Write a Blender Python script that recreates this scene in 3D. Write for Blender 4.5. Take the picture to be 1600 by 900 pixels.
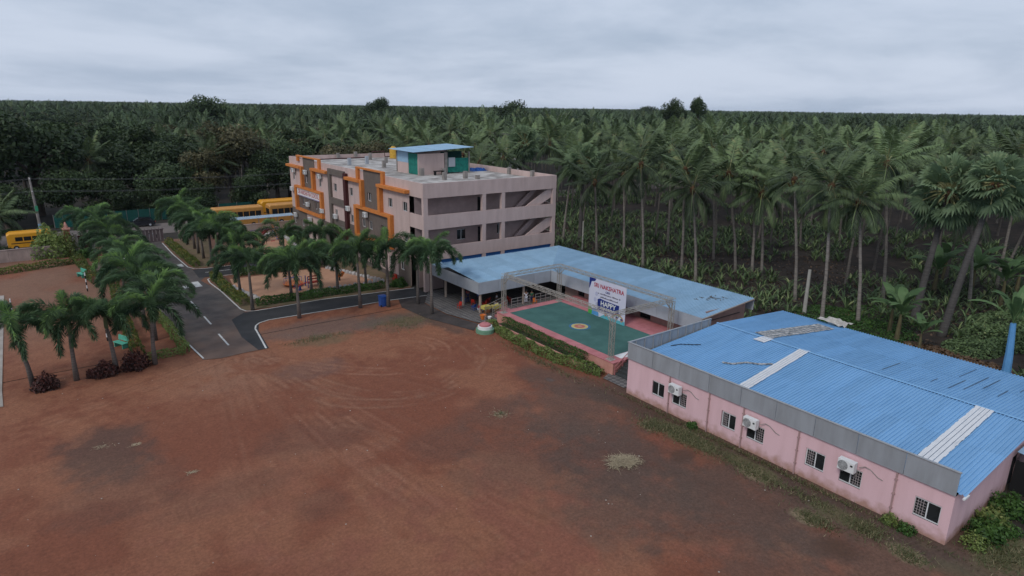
import bpy, math, random
import numpy as np
from mathutils import Vector, Matrix
for o in list(bpy.data.objects): bpy.data.objects.remove(o)
SC = bpy.context.scene
COL = SC.collection
R = math.radians
# ------------------------------------------------------------------ camera
cam = bpy.data.cameras.new('camera'); co = bpy.data.objects.new('camera', cam); COL.objects.link(co)
cam.sensor_width = 36; cam.lens = 36*1001.9/1600; cam.clip_start = .5; cam.clip_end = 20000
PITCH, ROLL, YAW = R(15.772), R(.855), R(36.841)
fw = Vector((math.sin(YAW)*math.cos(PITCH), math.cos(YAW)*math.cos(PITCH), -math.sin(PITCH)))
rt = Vector((math.cos(YAW), -math.sin(YAW), 0)); up = rt.cross(fw)
r2 = rt*math.cos(ROLL)+up*math.sin(ROLL); u2 = up*math.cos(ROLL)-rt*math.sin(ROLL)
m3 = Matrix((r2, u2, -fw)).transposed()
co.matrix_world = Matrix.Translation((0, 0, 20)) @ m3.to_4x4()
SC.camera = co
# ------------------------------------------------------------------ sky, sun, exposure
SUN_EL, SUN_AZ = 44, 252
W = bpy.data.worlds.new('World'); SC.world = W; W.use_nodes = True
nt = W.node_tree; N = nt.nodes; L = nt.links
for n in list(N): N.remove(n)
out = N.new('ShaderNodeOutputWorld'); bg = N.new('ShaderNodeBackground'); bg.inputs[1].default_value = .1
sky = N.new('ShaderNodeTexSky'); sky.sky_type = 'NISHITA'; sky.sun_disc = False
sky.sun_elevation = R(SUN_EL); sky.sun_rotation = R(SUN_AZ); sky.air_density = 1.3; sky.dust_density = 2
tc = N.new('ShaderNodeTexCoord'); sx = N.new('ShaderNodeSeparateXYZ'); L.new(tc.outputs['Generated'], sx.inputs[0])
ad = N.new('ShaderNodeMath'); ad.operation = 'MAXIMUM'; ad.inputs[1].default_value = 0; L.new(sx.outputs[2], ad.inputs[0])
ad2 = N.new('ShaderNodeMath'); ad2.inputs[1].default_value = .16; L.new(ad.outputs[0], ad2.inputs[0])
dx = N.new('ShaderNodeMath'); dx.operation = 'DIVIDE'; L.new(sx.outputs[0], dx.inputs[0]); L.new(ad2.outputs[0], dx.inputs[1])
dy = N.new('ShaderNodeMath'); dy.operation = 'DIVIDE'; L.new(sx.outputs[1], dy.inputs[0]); L.new(ad2.outputs[0], dy.inputs[1])
cb = N.new('ShaderNodeCombineXYZ'); L.new(dx.outputs[0], cb.inputs[0]); L.new(dy.outputs[0], cb.inputs[1])
mp = N.new('ShaderNodeMapping'); mp.inputs['Rotation'].default_value = (0, 0, R(-52)); mp.inputs['Scale'].default_value = (.62, .7, 1)
L.new(cb.outputs[0], mp.inputs[0])
nz = N.new('ShaderNodeTexNoise'); nz.inputs['Scale'].default_value = .9; nz.inputs['Detail'].default_value = 7
nz.inputs['Roughness'].default_value = .58; nz.inputs['Distortion'].default_value = .25; L.new(mp.outputs[0], nz.inputs[0])
rp = N.new('ShaderNodeMapRange'); rp.interpolation_type = 'SMOOTHSTEP'; rp.inputs[1].default_value = .30; rp.inputs[2].default_value = .66; L.new(nz.outputs[0], rp.inputs[0])
mx = N.new('ShaderNodeMix'); mx.data_type = 'RGBA'
mx.inputs[6].default_value = (4.15, 5.0, 6.4, 1); mx.inputs[7].default_value = (6.0, 6.75, 8.15, 1); L.new(rp.outputs[0], mx.inputs[0])
mx2 = N.new('ShaderNodeMix'); mx2.data_type = 'RGBA'; mx2.inputs[0].default_value = .95
L.new(sky.outputs[0], mx2.inputs[6]); L.new(mx.outputs[2], mx2.inputs[7])
L.new(mx2.outputs[2], bg.inputs[0]); L.new(bg.outputs[0], out.inputs[0])
sun = bpy.data.lights.new('sun', 'SUN'); sun.energy = 1.3; sun.angle = R(14); sun.color = (1, .965, .91)
so = bpy.data.objects.new('sun', sun); COL.objects.link(so)
az = R(SUN_AZ); el = R(SUN_EL)
sd = Vector((math.sin(az)*math.cos(el), math.cos(az)*math.cos(el), math.sin(el)))
so.rotation_euler = sd.to_track_quat('Z', 'Y').to_euler()
vs = SC.view_settings; vs.view_transform = 'Standard'; vs.look = 'None'; vs.exposure = 0; vs.gamma = 1; vs.use_curve_mapping = False
SC.cycles.volume_bounces = 0; SC.cycles.max_bounces = 6
SC.cycles.transparent_max_bounces = 8

# ------------------------------------------------------------------ materials
MATS = {}
def mat(name, c1, c2=None, scale=3., rough=.75, bump=0., bscale=None, metal=0., coords='world', rnd=0., spec=.3, stretch=(1, 1, 1), detail=5, lo=.35, hi=.65, trans=0., emit=None):
    """procedural material: two colours mixed by noise, optional bump, per-object variation"""
    if name in MATS: return MATS[name]
    m = bpy.data.materials.new(name); m.use_nodes = True; t = m.node_tree; n = t.nodes; l = t.links
    p = n['Principled BSDF']; p.inputs['Roughness'].default_value = rough; p.inputs['Metallic'].default_value = metal
    p.inputs['Specular IOR Level'].default_value = spec
    if c2 is None: c2 = tuple(x*.82 for x in c1)
    if coords == 'world': g = n.new('ShaderNodeNewGeometry').outputs['Position']
    else: g = n.new('ShaderNodeTexCoord').outputs['Object']
    mpn = n.new('ShaderNodeMapping'); mpn.inputs['Scale'].default_value = stretch; l.new(g, mpn.inputs[0])
    z = n.new('ShaderNodeTexNoise'); z.inputs['Scale'].default_value = scale; z.inputs['Detail'].default_value = detail; z.inputs['Roughness'].default_value = .6
    l.new(mpn.outputs[0], z.inputs[0])
    mr = n.new('ShaderNodeMapRange'); mr.inputs[1].default_value = lo; mr.inputs[2].default_value = hi; l.new(z.outputs[0], mr.inputs[0])
    mi = n.new('ShaderNodeMix'); mi.data_type = 'RGBA'; mi.inputs[6].default_value = (*c2, 1); mi.inputs[7].default_value = (*c1, 1)
    l.new(mr.outputs[0], mi.inputs[0]); res = mi.outputs[2]
    if rnd:
        oi = n.new('ShaderNodeObjectInfo'); m2 = n.new('ShaderNodeMapRange'); m2.inputs[3].default_value = 1-rnd; m2.inputs[4].default_value = 1+rnd
        l.new(oi.outputs['Random'], m2.inputs[0])
        mm = n.new('ShaderNodeVectorMath'); mm.operation = 'SCALE'; l.new(res, mm.inputs[0]); l.new(m2.outputs[0], mm.inputs['Scale']); res = mm.outputs[0]
    l.new(res, p.inputs['Base Color'])
    if bump:
        z2 = n.new('ShaderNodeTexNoise'); z2.inputs['Scale'].default_value = bscale or scale*6; z2.inputs['Detail'].default_value = 4; l.new(g, z2.inputs[0])
        b = n.new('ShaderNodeBump'); b.inputs['Strength'].default_value = bump; b.inputs['Distance'].default_value = .05
        l.new(z2.outputs[0], b.inputs['Height']); l.new(b.outputs[0], p.inputs['Normal'])
    MATS[name] = m; return m

def leafmat(name, dark, light, alt=None, rough=.55, trans=.22, rnd=.2, altpos=.86):
    """foliage: colour from the per-leaf 'tint' attribute, varied per object, a little light through the leaf"""
    m = bpy.data.materials.new(name); m.use_nodes = True; t = m.node_tree; n = t.nodes; l = t.links
    p = n['Principled BSDF']; p.inputs['Roughness'].default_value = rough; p.inputs['Specular IOR Level'].default_value = .25
    a = n.new('ShaderNodeAttribute'); a.attribute_name = 'tint'
    cr = n.new('ShaderNodeValToRGB'); e = cr.color_ramp.elements
    e[0].position = 0; e[0].color = (*dark, 1); e[1].position = .8; e[1].color = (*light, 1)
    if alt: x = e.new(1.); x.color = (*alt, 1); e[1].position = altpos
    l.new(a.outputs['Fac'], cr.inputs[0])
    oi = n.new('ShaderNodeObjectInfo'); m2 = n.new('ShaderNodeMapRange'); m2.inputs[3].default_value = 1-rnd; m2.inputs[4].default_value = 1+rnd
    l.new(oi.outputs['Random'], m2.inputs[0])
    mm = n.new('ShaderNodeVectorMath'); mm.operation = 'SCALE'; l.new(cr.outputs[0], mm.inputs[0]); l.new(m2.outputs[0], mm.inputs['Scale'])
    l.new(mm.outputs[0], p.inputs['Base Color'])
    if trans:
        tr = n.new('ShaderNodeBsdfTranslucent'); l.new(mm.outputs[0], tr.inputs[0])
        ms = n.new('ShaderNodeMixShader'); ms.inputs[0].default_value = trans
        l.new(p.outputs[0], ms.inputs[1]); l.new(tr.outputs[0], ms.inputs[2]); l.new(ms.outputs[0], n['Material Output'].inputs[0])
    return m

def vcolmat(name, rough=.9, bump=.3, bscale=9, nscale=6, amt=.3):
    """earth: colour from the sheet's 'col' attribute (soil mix), with fine grain and relief"""
    m = bpy.data.materials.new(name); m.use_nodes = True; t = m.node_tree; n = t.nodes; l = t.links
    p = n['Principled BSDF']; p.inputs['Specular IOR Level'].default_value = .25
    a = n.new('ShaderNodeAttribute'); a.attribute_name = 'col'
    g = n.new('ShaderNodeNewGeometry').outputs['Position']
    z = n.new('ShaderNodeTexNoise'); z.inputs['Scale'].default_value = nscale; z.inputs['Detail'].default_value = 6; z.inputs['Roughness'].default_value = .75; l.new(g, z.inputs[0])
    mr = n.new('ShaderNodeMapRange'); mr.inputs[1].default_value = .3; mr.inputs[2].default_value = .7; mr.inputs[3].default_value = 1-amt; mr.inputs[4].default_value = 1+amt; l.new(z.outputs[0], mr.inputs[0])
    z3 = n.new('ShaderNodeTexNoise'); z3.inputs['Scale'].default_value = 1.7; z3.inputs['Detail'].default_value = 8; z3.inputs['Roughness'].default_value = .7; l.new(g, z3.inputs[0])
    mr3 = n.new('ShaderNodeMapRange'); mr3.inputs[1].default_value = .3; mr3.inputs[2].default_value = .7; mr3.inputs[3].default_value = .88; mr3.inputs[4].default_value = 1.12; l.new(z3.outputs[0], mr3.inputs[0])
    mu = n.new('ShaderNodeMath'); mu.operation = 'MULTIPLY'; l.new(mr.outputs[0], mu.inputs[0]); l.new(mr3.outputs[0], mu.inputs[1])
    mm = n.new('ShaderNodeVectorMath'); mm.operation = 'SCALE'; l.new(a.outputs['Color'], mm.inputs[0]); l.new(mu.outputs[0], mm.inputs['Scale'])
    l.new(mm.outputs[0], p.inputs['Base Color'])
    w = n.new('ShaderNodeAttribute'); w.attribute_name = 'wet'
    mw = n.new('ShaderNodeMapRange'); mw.inputs[3].default_value = rough; mw.inputs[4].default_value = .12; l.new(w.outputs['Fac'], mw.inputs[0]); l.new(mw.outputs[0], p.inputs['Roughness'])
    z2 = n.new('ShaderNodeTexNoise'); z2.inputs['Scale'].default_value = bscale; z2.inputs['Detail'].default_value = 6; l.new(g, z2.inputs[0])
    b = n.new('ShaderNodeBump'); b.inputs['Distance'].default_value = .05
    mb = n.new('ShaderNodeMapRange'); mb.inputs[3].default_value = bump; mb.inputs[4].default_value = .02; l.new(w.outputs['Fac'], mb.inputs[0]); l.new(mb.outputs[0], b.inputs['Strength'])
    l.new(z2.outputs[0], b.inputs['Height']); l.new(b.outputs[0], p.inputs['Normal'])
    return m

M_PINK = mat('pink_plaster', (.56, .42, .385), (.44, .325, .295), 1.5, .85, .06, stretch=(1, 1, .2), detail=9, lo=.15, hi=.6)
M_PINKHALL = mat('pink_hall_paint', (.72, .48, .505), (.63, .41, .425), 2.0, .8, .05, stretch=(1, 1, .14), detail=9, lo=.22, hi=.6)
M_BROWN = mat('brown_paint', (.155, .125, .105), (.125, .10, .088), 1.3, .8, .05)
M_ORANGE = mat('orange_paint', (.62, .215, .05), (.52, .17, .04), 1.5, .7)
M_MAROON = mat('maroon_paint', (.07, .018, .018), None, 3, .6)
M_CORR = mat('corridor_plaster', (.40, .30, .285), (.33, .25, .24), 1.2, .85)
M_DECK = mat('roof_deck', (.50, .47, .44), (.20, .175, .16), .55, .9, .1, detail=8, lo=.36, hi=.6)
M_CONC = mat('raw_concrete', (.30, .27, .25), (.20, .18, .165), 2, .9, .1)
M_WHITE = mat('white_paint', (.74, .74, .73), (.66, .66, .65), 3, .6)
M_FRAME = mat('white_upvc', (.70, .70, .70), (.64, .64, .64), 3, .4)
M_GLASS = mat('dark_glass', (.022, .025, .027), (.012, .014, .015), 1, .15, spec=.35)
M_DARK = mat('dark_interior', (.012, .012, .013), None, 2, .9)
M_BLUEL = mat('pale_blue_sheet', (.29, .44, .575), (.235, .375, .505), 1.3, .5, detail=8, rnd=.08, metal=.0, spec=.4, stretch=(1, 1, 1), lo=.3, hi=.7)
M_BLUED = mat('blue_sheet', (.185, .375, .605), (.145, .315, .53), 1.6, .5, stretch=(.22, 1.6, 1), detail=8, lo=.25, hi=.55, rnd=.06, spec=.4)
M_BLUEP = mat('blue_panel', (.03, .15, .45), None, .7, .6)
M_GREY = mat('grey_cladding', (.325, .345, .37), (.25, .262, .275), 1.4, .5, rnd=.05, metal=.1, stretch=(1, 1, .2), detail=8, lo=.28, hi=.6)
M_GREYL = mat('pale_grey_cladding', (.40, .43, .47), (.35, .375, .41), .8, .5, rnd=.04, metal=.1)
M_STEEL = mat('truss_steel', (.44, .41, .36), (.34, .31, .27), 6, .5, metal=.3)
M_POST = mat('painted_post', (.42, .33, .27), None, 3, .6)
M_TEAL = mat('teal_carpet', (.062, .150, .132), (.043, .112, .098), .7, .95, .1, 60)
M_STPINK = mat('stage_pink_paint', (.50, .19, .20), (.40, .14, .145), 1.4, .75)
M_STSIDE = mat('stage_side_paint', (.60, .30, .24), (.48, .22, .17), 1.2, .8)
M_RED = mat('red_plastic', (.50, .035, .02), None, 3, .4)
M_ORNPL = mat('orange_plastic', (.60, .16, .03), None, 3, .45)
M_BRPL = mat('brown_plastic', (.25, .11, .05), None, 3, .45)
M_BLPL = mat('blue_plastic', (.03, .09, .33), None, 3, .4)
M_YCLOTH = mat('yellow_cloth', (.60, .50, .12), None, 3, .85)
M_GREENP = mat('green_paint', (.10, .42, .30), (.08, .36, .26), 4, .55)
M_YELLOW = mat('school_bus_yellow', (.72, .33, .015), (.66, .29, .012), 2, .4, spec=.5)
M_BUSO = mat('faded_bus_yellow', (.60, .29, .07), (.52, .25, .06), 2, .5, spec=.5)
M_BLACK = mat('black_rubber', (.015, .015, .016), None, 3, .8)
M_CARB = mat('black_car_paint', (.012, .015, .022), None, 3, .2, spec=.6)
M_ASPH = mat('asphalt', (.125, .108, .10), (.075, .068, .066), .8, .9, .2, 40, detail=8)
M_ASPHD = mat('dark_asphalt', (.050, .050, .052), (.034, .034, .036), .7, .9, .2, 40, detail=8)
M_ROADD = mat('dusty_public_road', (.17, .14, .125), (.13, .11, .10), .4, .95, .1, 20)
M_LINE = mat('road_paint', (.62, .61, .58), (.30, .29, .28), 2.6, .8, detail=8, lo=.25, hi=.5)
M_WALLC = mat('boundary_wall_plaster', (.42, .32, .28), (.27, .21, .185), 1.0, .9, .1, stretch=(1, 1, .5))
M_WALLR = mat('rust_stained_wall', (.46, .345, .31), (.40, .235, .17), .9, .9, .1, stretch=(1, 1, .25), lo=.3, hi=.6)
M_SAND = mat('play_sand', (.48, .27, .17), (.41, .225, .14), .8, .95, .25, 12)
M_TILE = None
M_GATE = mat('gate_paint', (.16, .12, .125), None, 3, .6)
M_PIPE = mat('pvc_pipe', (.42, .27, .26), None, 4, .6)
M_TRUNK = mat('shaded_coconut_bark', (.165, .145, .128), (.085, .073, .064), 3, .9, .3, 12, coords='obj', rnd=.15, stretch=(.6, .6, 5), detail=3)  # bark darkened so trunks deeper in the grove look shaded
M_TRUNKL = mat('lit_coconut_bark', (.26, .23, .205), (.15, .13, .115), 3, .9, .3, 12, coords='obj', rnd=.15, stretch=(.6, .6, 5), detail=3)  # lit copy of the same bark, brightened for the front palms
M_TRUNKF = mat('foxtail_bark', (.17, .145, .13), (.10, .085, .075), 3, .9, .2, 12, coords='obj', rnd=.12, stretch=(.6, .6, 6), detail=3)
M_SHAFT = mat('crownshaft', (.14, .19, .09), (.10, .14, .07), 3, .6, coords='obj')
M_BARK = mat('tree_bark', (.09, .07, .055), (.05, .04, .033), 2, .95, .3, coords='obj')
M_COIR = mat('palm_heart_fibre', (.13, .065, .03), (.06, .035, .02), 4, .95, coords='obj')
M_NUT = mat('coconut_husk', (.20, .13, .04), (.12, .10, .03), 4, .7, coords='obj')
M_PETI = mat('petiole', (.34, .32, .15), (.26, .26, .12), 4, .6, coords='obj')
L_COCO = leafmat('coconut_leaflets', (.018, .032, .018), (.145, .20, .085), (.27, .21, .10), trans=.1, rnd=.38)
L_COCOF = leafmat('far_palm_leaflets', (.014, .026, .016), (.088, .130, .058), (.16, .15, .065), trans=.05, rnd=.5)
L_FAN = leafmat('palmyra_leaf', (.07, .12, .07), (.25, .335, .18), (.36, .38, .21), trans=.35)
L_FOX = leafmat('foxtail_leaflets', (.026, .062, .030), (.112, .185, .082), (.18, .30, .085), rnd=.22)
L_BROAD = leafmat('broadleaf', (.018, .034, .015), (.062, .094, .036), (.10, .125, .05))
L_BRNLF = leafmat('bronze_broadleaf', (.042, .046, .022), (.13, .115, .055), (.24, .19, .09), rnd=.1)
L_HEDGE = leafmat('hedge_leaf', (.085, .13, .035), (.25, .31, .09), (.36, .37, .13))
L_HEDGEO = leafmat('orange_tip_hedge_leaf', (.04, .075, .02), (.14, .18, .04), (.36, .17, .05), altpos=.55)
L_HEDGED = leafmat('dark_hedge_leaf', (.025, .065, .016), (.085, .165, .036), (.13, .22, .055))
L_CROT = leafmat('croton_leaf', (.035, .02, .017), (.115, .04, .034), (.20, .07, .05))
L_UND = leafmat('understorey_leaf', (.06, .095, .045), (.18, .255, .105), (.29, .30, .13), rnd=.25)
L_BAN = leafmat('banana_leaf', (.05, .10, .04), (.12, .20, .08), (.18, .26, .12), trans=.3)
L_GRASS = leafmat('dry_grass', (.06, .075, .025), (.16, .15, .07), (.34, .27, .16), trans=.1)
L_DEAD = leafmat('dead_leaf_litter', (.10, .06, .035), (.20, .13, .08), (.30, .22, .15), trans=0)
L_STRAW = leafmat('straw', (.24, .19, .115), (.42, .34, .22), None, trans=0)

def tilemat():
    m = bpy.data.materials.new('chequered_paving'); m.use_nodes = True; t = m.node_tree; n = t.nodes; l = t.links; p = n['Principled BSDF']
    g = n.new('ShaderNodeNewGeometry').outputs['Position']; c = n.new('ShaderNodeTexChecker'); c.inputs['Scale'].default_value = 3.3
    c.inputs[1].default_value = (.17, .155, .145, 1); c.inputs[2].default_value = (.085, .078, .075, 1); l.new(g, c.inputs[0])
    mpn = n.new('ShaderNodeMapping'); mpn.inputs['Rotation'].default_value = (0, 0, R(45)); l.new(g, mpn.inputs[0]); l.new(mpn.outputs[0], c.inputs[0])
    z = n.new('ShaderNodeTexNoise'); z.inputs['Scale'].default_value = 2; l.new(g, z.inputs[0])
    mi = n.new('ShaderNodeMix'); mi.data_type = 'RGBA'; mi.blend_type = 'MULTIPLY'; mi.inputs[0].default_value = .7; l.new(c.outputs[0], mi.inputs[6]); l.new(z.outputs[0], mi.inputs[7])
    mg = n.new('ShaderNodeVectorMath'); mg.operation = 'SCALE'; mg.inputs['Scale'].default_value = 1.5; l.new(mi.outputs[2], mg.inputs[0])
    l.new(mg.outputs[0], p.inputs['Base Color']); p.inputs['Roughness'].default_value = .7
    return m
M_TILE = tilemat()

def hallwall():
    """hall paint with red soil splashed up its foot"""
    m = M_PINKHALL; t = m.node_tree; n = t.nodes; l = t.links; p = n['Principled BSDF']
    src = p.inputs['Base Color'].links[0].from_socket
    g = n.new('ShaderNodeNewGeometry').outputs['Position']; s = n.new('ShaderNodeSeparateXYZ'); l.new(g, s.inputs[0])
    z = n.new('ShaderNodeTexNoise'); z.inputs['Scale'].default_value = 2.2; z.inputs['Detail'].default_value = 7; l.new(g, z.inputs[0])
    a = n.new('ShaderNodeMath'); a.operation = 'MULTIPLY_ADD'; a.inputs[1].default_value = -1.2; l.new(z.outputs[0], a.inputs[0]); l.new(s.outputs[2], a.inputs[2])
    mr = n.new('ShaderNodeMapRange'); mr.inputs[1].default_value = -.55; mr.inputs[2].default_value = .0; mr.inputs[3].default_value = .75; mr.inputs[4].default_value = 0; l.new(a.outputs[0], mr.inputs[0])
    mi = n.new('ShaderNodeMix'); mi.data_type = 'RGBA'; mi.inputs[7].default_value = (.33, .17, .10, 1); l.new(mr.outputs[0], mi.inputs[0]); l.new(src, mi.inputs[6])
    l.new(mi.outputs[2], p.inputs['Base Color'])
hallwall()
def dusty_road():
    """red dust carried onto the asphalt from the yard"""
    t = M_ASPH.node_tree; n = t.nodes; l = t.links; p = n['Principled BSDF']; src = p.inputs['Base Color'].links[0].from_socket
    g = n.new('ShaderNodeNewGeometry').outputs['Position']; s = n.new('ShaderNodeSeparateXYZ'); l.new(g, s.inputs[0])
    z = n.new('ShaderNodeTexNoise'); z.inputs['Scale'].default_value = .45; z.inputs['Detail'].default_value = 8; l.new(g, z.inputs[0])
    a = n.new('ShaderNodeMath'); a.operation = 'MULTIPLY_ADD'; a.inputs[1].default_value = 22; l.new(z.outputs[0], a.inputs[0]); l.new(s.outputs[1], a.inputs[2])
    mr = n.new('ShaderNodeMapRange'); mr.inputs[1].default_value = 62; mr.inputs[2].default_value = 78; mr.inputs[3].default_value = .6; mr.inputs[4].default_value = .06; l.new(a.outputs[0], mr.inputs[0])
    mi = n.new('ShaderNodeMix'); mi.data_type = 'RGBA'; mi.inputs[7].default_value = (.20, .115, .08, 1); l.new(mr.outputs[0], mi.inputs[0]); l.new(src, mi.inputs[6]); l.new(mi.outputs[2], p.inputs['Base Color'])
dusty_road()

# ------------------------------------------------------------------ mesh helpers
class MB:
    def __init__(s): s.v = []; s.f = []; s.t = []
    def face(s, pts, tint=.5):
        i = len(s.v); s.v += [tuple(p) for p in pts]; s.f.append(tuple(range(i, i+len(pts)))); s.t.append(tint)
    def box(s, x0, x1, y0, y1, z0, z1, tint=.5):
        i = len(s.v)
        s.v += [(x0, y0, z0), (x1, y0, z0), (x1, y1, z0), (x0, y1, z0), (x0, y0, z1), (x1, y0, z1), (x1, y1, z1), (x0, y1, z1)]
        for q in ((0, 3, 2, 1), (4, 5, 6, 7), (0, 1, 5, 4), (1, 2, 6, 5), (2, 3, 7, 6), (3, 0, 4, 7)): s.f.append(tuple(i+k for k in q)); s.t.append(tint)
        return s
    def bar(s, a, b, w, h=None, tint=.5):
        """square bar from a to b"""
        h = h or w; a = Vector(a); b = Vector(b); d = (b-a).normalized()
        u = d.cross(Vector((0, 0, 1)))
        if u.length < .05: u = Vector((1, 0, 0))
        u.normalize(); n = u.cross(d); i = len(s.v)
        for p in (a, b):
            for (q, r) in ((-1, -1), (1, -1), (1, 1), (-1, 1)): s.v.append(tuple(p+u*q*w/2+n*r*h/2))
        for q in ((0, 1, 2, 3), (7, 6, 5, 4), (0, 4, 5, 1), (1, 5, 6, 2), (2, 6, 7, 3), (3, 7, 4, 0)): s.f.append(tuple(i+k for k in q)); s.t.append(tint)
        return s
    def tube(s, pts, rad, n=8, cap=True, tint=.5):
        pts = [Vector(p) for p in pts]; i0 = len(s.v); rad = rad if isinstance(rad, (list, tuple)) else [rad]*len(pts)
        for k, p in enumerate(pts):
            d = (pts[min(k+1, len(pts)-1)]-pts[max(k-1, 0)]).normalized()
            u = d.cross(Vector((.3, 1, .05))).normalized(); w = d.cross(u)
            for j in range(n):
                a = 2*math.pi*j/n; s.v.append(tuple(p+u*math.cos(a)*rad[k]+w*math.sin(a)*rad[k]))
        for k in range(len(pts)-1):
            for j in range(n):
                s.f.append((i0+k*n+j, i0+k*n+(j+1) % n, i0+(k+1)*n+(j+1) % n, i0+(k+1)*n+j)); s.t.append(tint)
        if cap:
            s.f.append(tuple(i0+j for j in range(n))); s.f.append(tuple(i0+(len(pts)-1)*n+j for j in reversed(range(n)))); s.t += [tint]*2
        return s
    def lathe(s, c, prof, n=16, tint=.5):
        i0 = len(s.v)
        for (r, z) in prof:
            for j in range(n): a = 2*math.pi*j/n; s.v.append((c[0]+r*math.cos(a), c[1]+r*math.sin(a), c[2]+z))
        for k in range(len(prof)-1):
            for j in range(n): s.f.append((i0+k*n+j, i0+k*n+(j+1) % n, i0+(k+1)*n+(j+1) % n, i0+(k+1)*n+j)); s.t.append(tint)
        s.f.append(tuple(i0+(len(prof)-1)*n+j for j in range(n))); s.t.append(tint)
        return s
    def prism(s, poly, axis, a, b, tint=.5):
        """polygon of 2D points extruded along an axis ('x','y','z') from a to b"""
        n = len(poly); i = len(s.v)
        mk = {'x': lambda p, t: (t, p[0], p[1]), 'y': lambda p, t: (p[0], t, p[1]), 'z': lambda p, t: (p[0], p[1], t)}[axis]
        for t in (a, b): s.v += [mk(p, t) for p in poly]
        s.f.append(tuple(i+k for k in range(n))); s.f.append(tuple(i+n+k for k in reversed(range(n)))); s.t += [tint]*2
        for k in range(n): s.f.append((i+k, i+n+k, i+n+(k+1) % n, i+(k+1) % n)); s.t.append(tint)
        return s
    def arr(s, V, F, T):
        i = len(s.v); s.v += [tuple(p) for p in V.tolist()]; s.f += [tuple(q) for q in (F+i).tolist()]; s.t += T.tolist(); return s
    def mesh(s, name, m, tint=False, smooth=False, off=(0, 0, 0)):
        me = bpy.data.meshes.new(name)
        v = s.v if off == (0, 0, 0) else [(a-off[0], b-off[1], c-off[2]) for a, b, c in s.v]
        me.from_pydata(v, [], s.f); me.materials.append(m)
        if tint:
            at = me.attributes.new('tint', 'FLOAT', 'FACE'); at.data.foreach_set('value', np.array(s.t, dtype=np.float32))
        if smooth: me.polygons.foreach_set('use_smooth', [True]*len(me.polygons))
        me.update(); return me
    def build(s, name, m, parent=None, tint=False, smooth=False, local=False, recalc=True):
        off = (0, 0, 0)
        if parent is not None and not local:
            q = parent; off = Vector((0, 0, 0))
            while q is not None: off += q.location; q = q.parent
            off = tuple(off)
        me = s.mesh(name, m, tint, smooth, off)
        if recalc and not tint:
            import bmesh
            b = bmesh.new(); b.from_mesh(me); bmesh.ops.recalc_face_normals(b, faces=b.faces); b.to_mesh(me); b.free()
        return link(name, me, parent)

def link(name, me, parent=None):
    o = bpy.data.objects.new(name, me); COL.objects.link(o); o.parent = parent; return o
def tag(o, label=None, cat=None, group=None, kind=None):
    if label: o['label'] = label
    if cat: o['category'] = cat
    if group: o['group'] = group
    if kind: o['kind'] = kind
    return o
def thing(name, label, cat, loc=(0, 0, 0), rz=0, group=None):
    o = bpy.data.objects.new(name, None); COL.objects.link(o); o.location = loc; o.rotation_euler = (0, 0, rz); o.empty_display_size = .3
    return tag(o, label, cat, group)
def copy_tree(o, parent=None):
    c = o.copy(); COL.objects.link(c); c.parent = parent
    for ch in o.children: copy_tree(ch, c)
    return c
def box(name, m, parent, *a): return MB().box(*a).build(name, m, parent)
ORD = ['first', 'second', 'third', 'fourth', 'fifth', 'sixth', 'seventh', 'eighth', 'ninth', 'tenth', 'eleventh', 'twelfth', 'thirteenth', 'fourteenth', 'fifteenth']

def text_mesh(body, size, m, extrude=.004, align='CENTER', bold=0.):
    c = bpy.data.curves.new('lettering', 'FONT'); c.body = body; c.size = size; c.align_x = align; c.align_y = 'CENTER'; c.extrude = extrude; c.offset = bold; c.resolution_u = 2
    t = bpy.data.objects.new('t', c); COL.objects.link(t)
    dg = bpy.context.evaluated_depsgraph_get(); me = bpy.data.meshes.new_from_object(t.evaluated_get(dg)); bpy.data.objects.remove(t); bpy.data.curves.remove(c)
    me.materials.clear(); me.materials.append(m); me.name = 'lettering'; return me

# leaf cards: folded-free quads scattered in numpy
def cards(rng, P, Nn, size, aspect=.55, tint=None):
    n = len(P); a = rng.normal(size=(n, 3)); t = np.cross(Nn, a); t /= np.linalg.norm(t, axis=1, keepdims=True)+1e-9
    b = np.cross(Nn, t); s = np.broadcast_to(np.asarray(size, float), (n,))[:, None]
    V = np.stack([P-t*s*.5, P+b*s*aspect*.5, P+t*s*.5, P-b*s*aspect*.5], 1).reshape(-1, 3)
    F = np.arange(n*4).reshape(n, 4)
    if tint is None: tint = rng.random(n)
    return V, F, tint
def unit(a): return a/(np.linalg.norm(a, axis=1, keepdims=True)+1e-9)

# value noise for soils
def vnoise(x, y, seed):
    rg = np.random.default_rng(seed); T = rg.random((256, 256))
    xi = np.floor(x).astype(int); yi = np.floor(y).astype(int); fx = x-xi; fy = y-yi; fx = fx*fx*(3-2*fx); fy = fy*fy*(3-2*fy)
    a = T[xi % 256, yi % 256]; b = T[(xi+1) % 256, yi % 256]; c = T[xi % 256, (yi+1) % 256]; d = T[(xi+1) % 256, (yi+1) % 256]
    return (a*(1-fx)+b*fx)*(1-fy)+(c*(1-fx)+d*fx)*fy
def fbm(x, y, seed, oct=5):
    r = 0; A = .5; tot = 0
    for k in range(oct): r = r+A*vnoise(x*2**k+17*k, y*2**k+5*k, seed+k); tot += A; A *= .55
    return r/tot
def segdist(x, y, pts):
    d = np.full(x.shape, 1e9); sd = np.full(x.shape, 1e9)
    for (ax, ay), (bx, by) in zip(pts[:-1], pts[1:]):
        vx, vy = bx-ax, by-ay; L2 = vx*vx+vy*vy
        t = np.clip(((x-ax)*vx+(y-ay)*vy)/L2, 0, 1); q = np.hypot(x-ax-t*vx, y-ay-t*vy); d = np.minimum(d, q)
    return d
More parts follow.
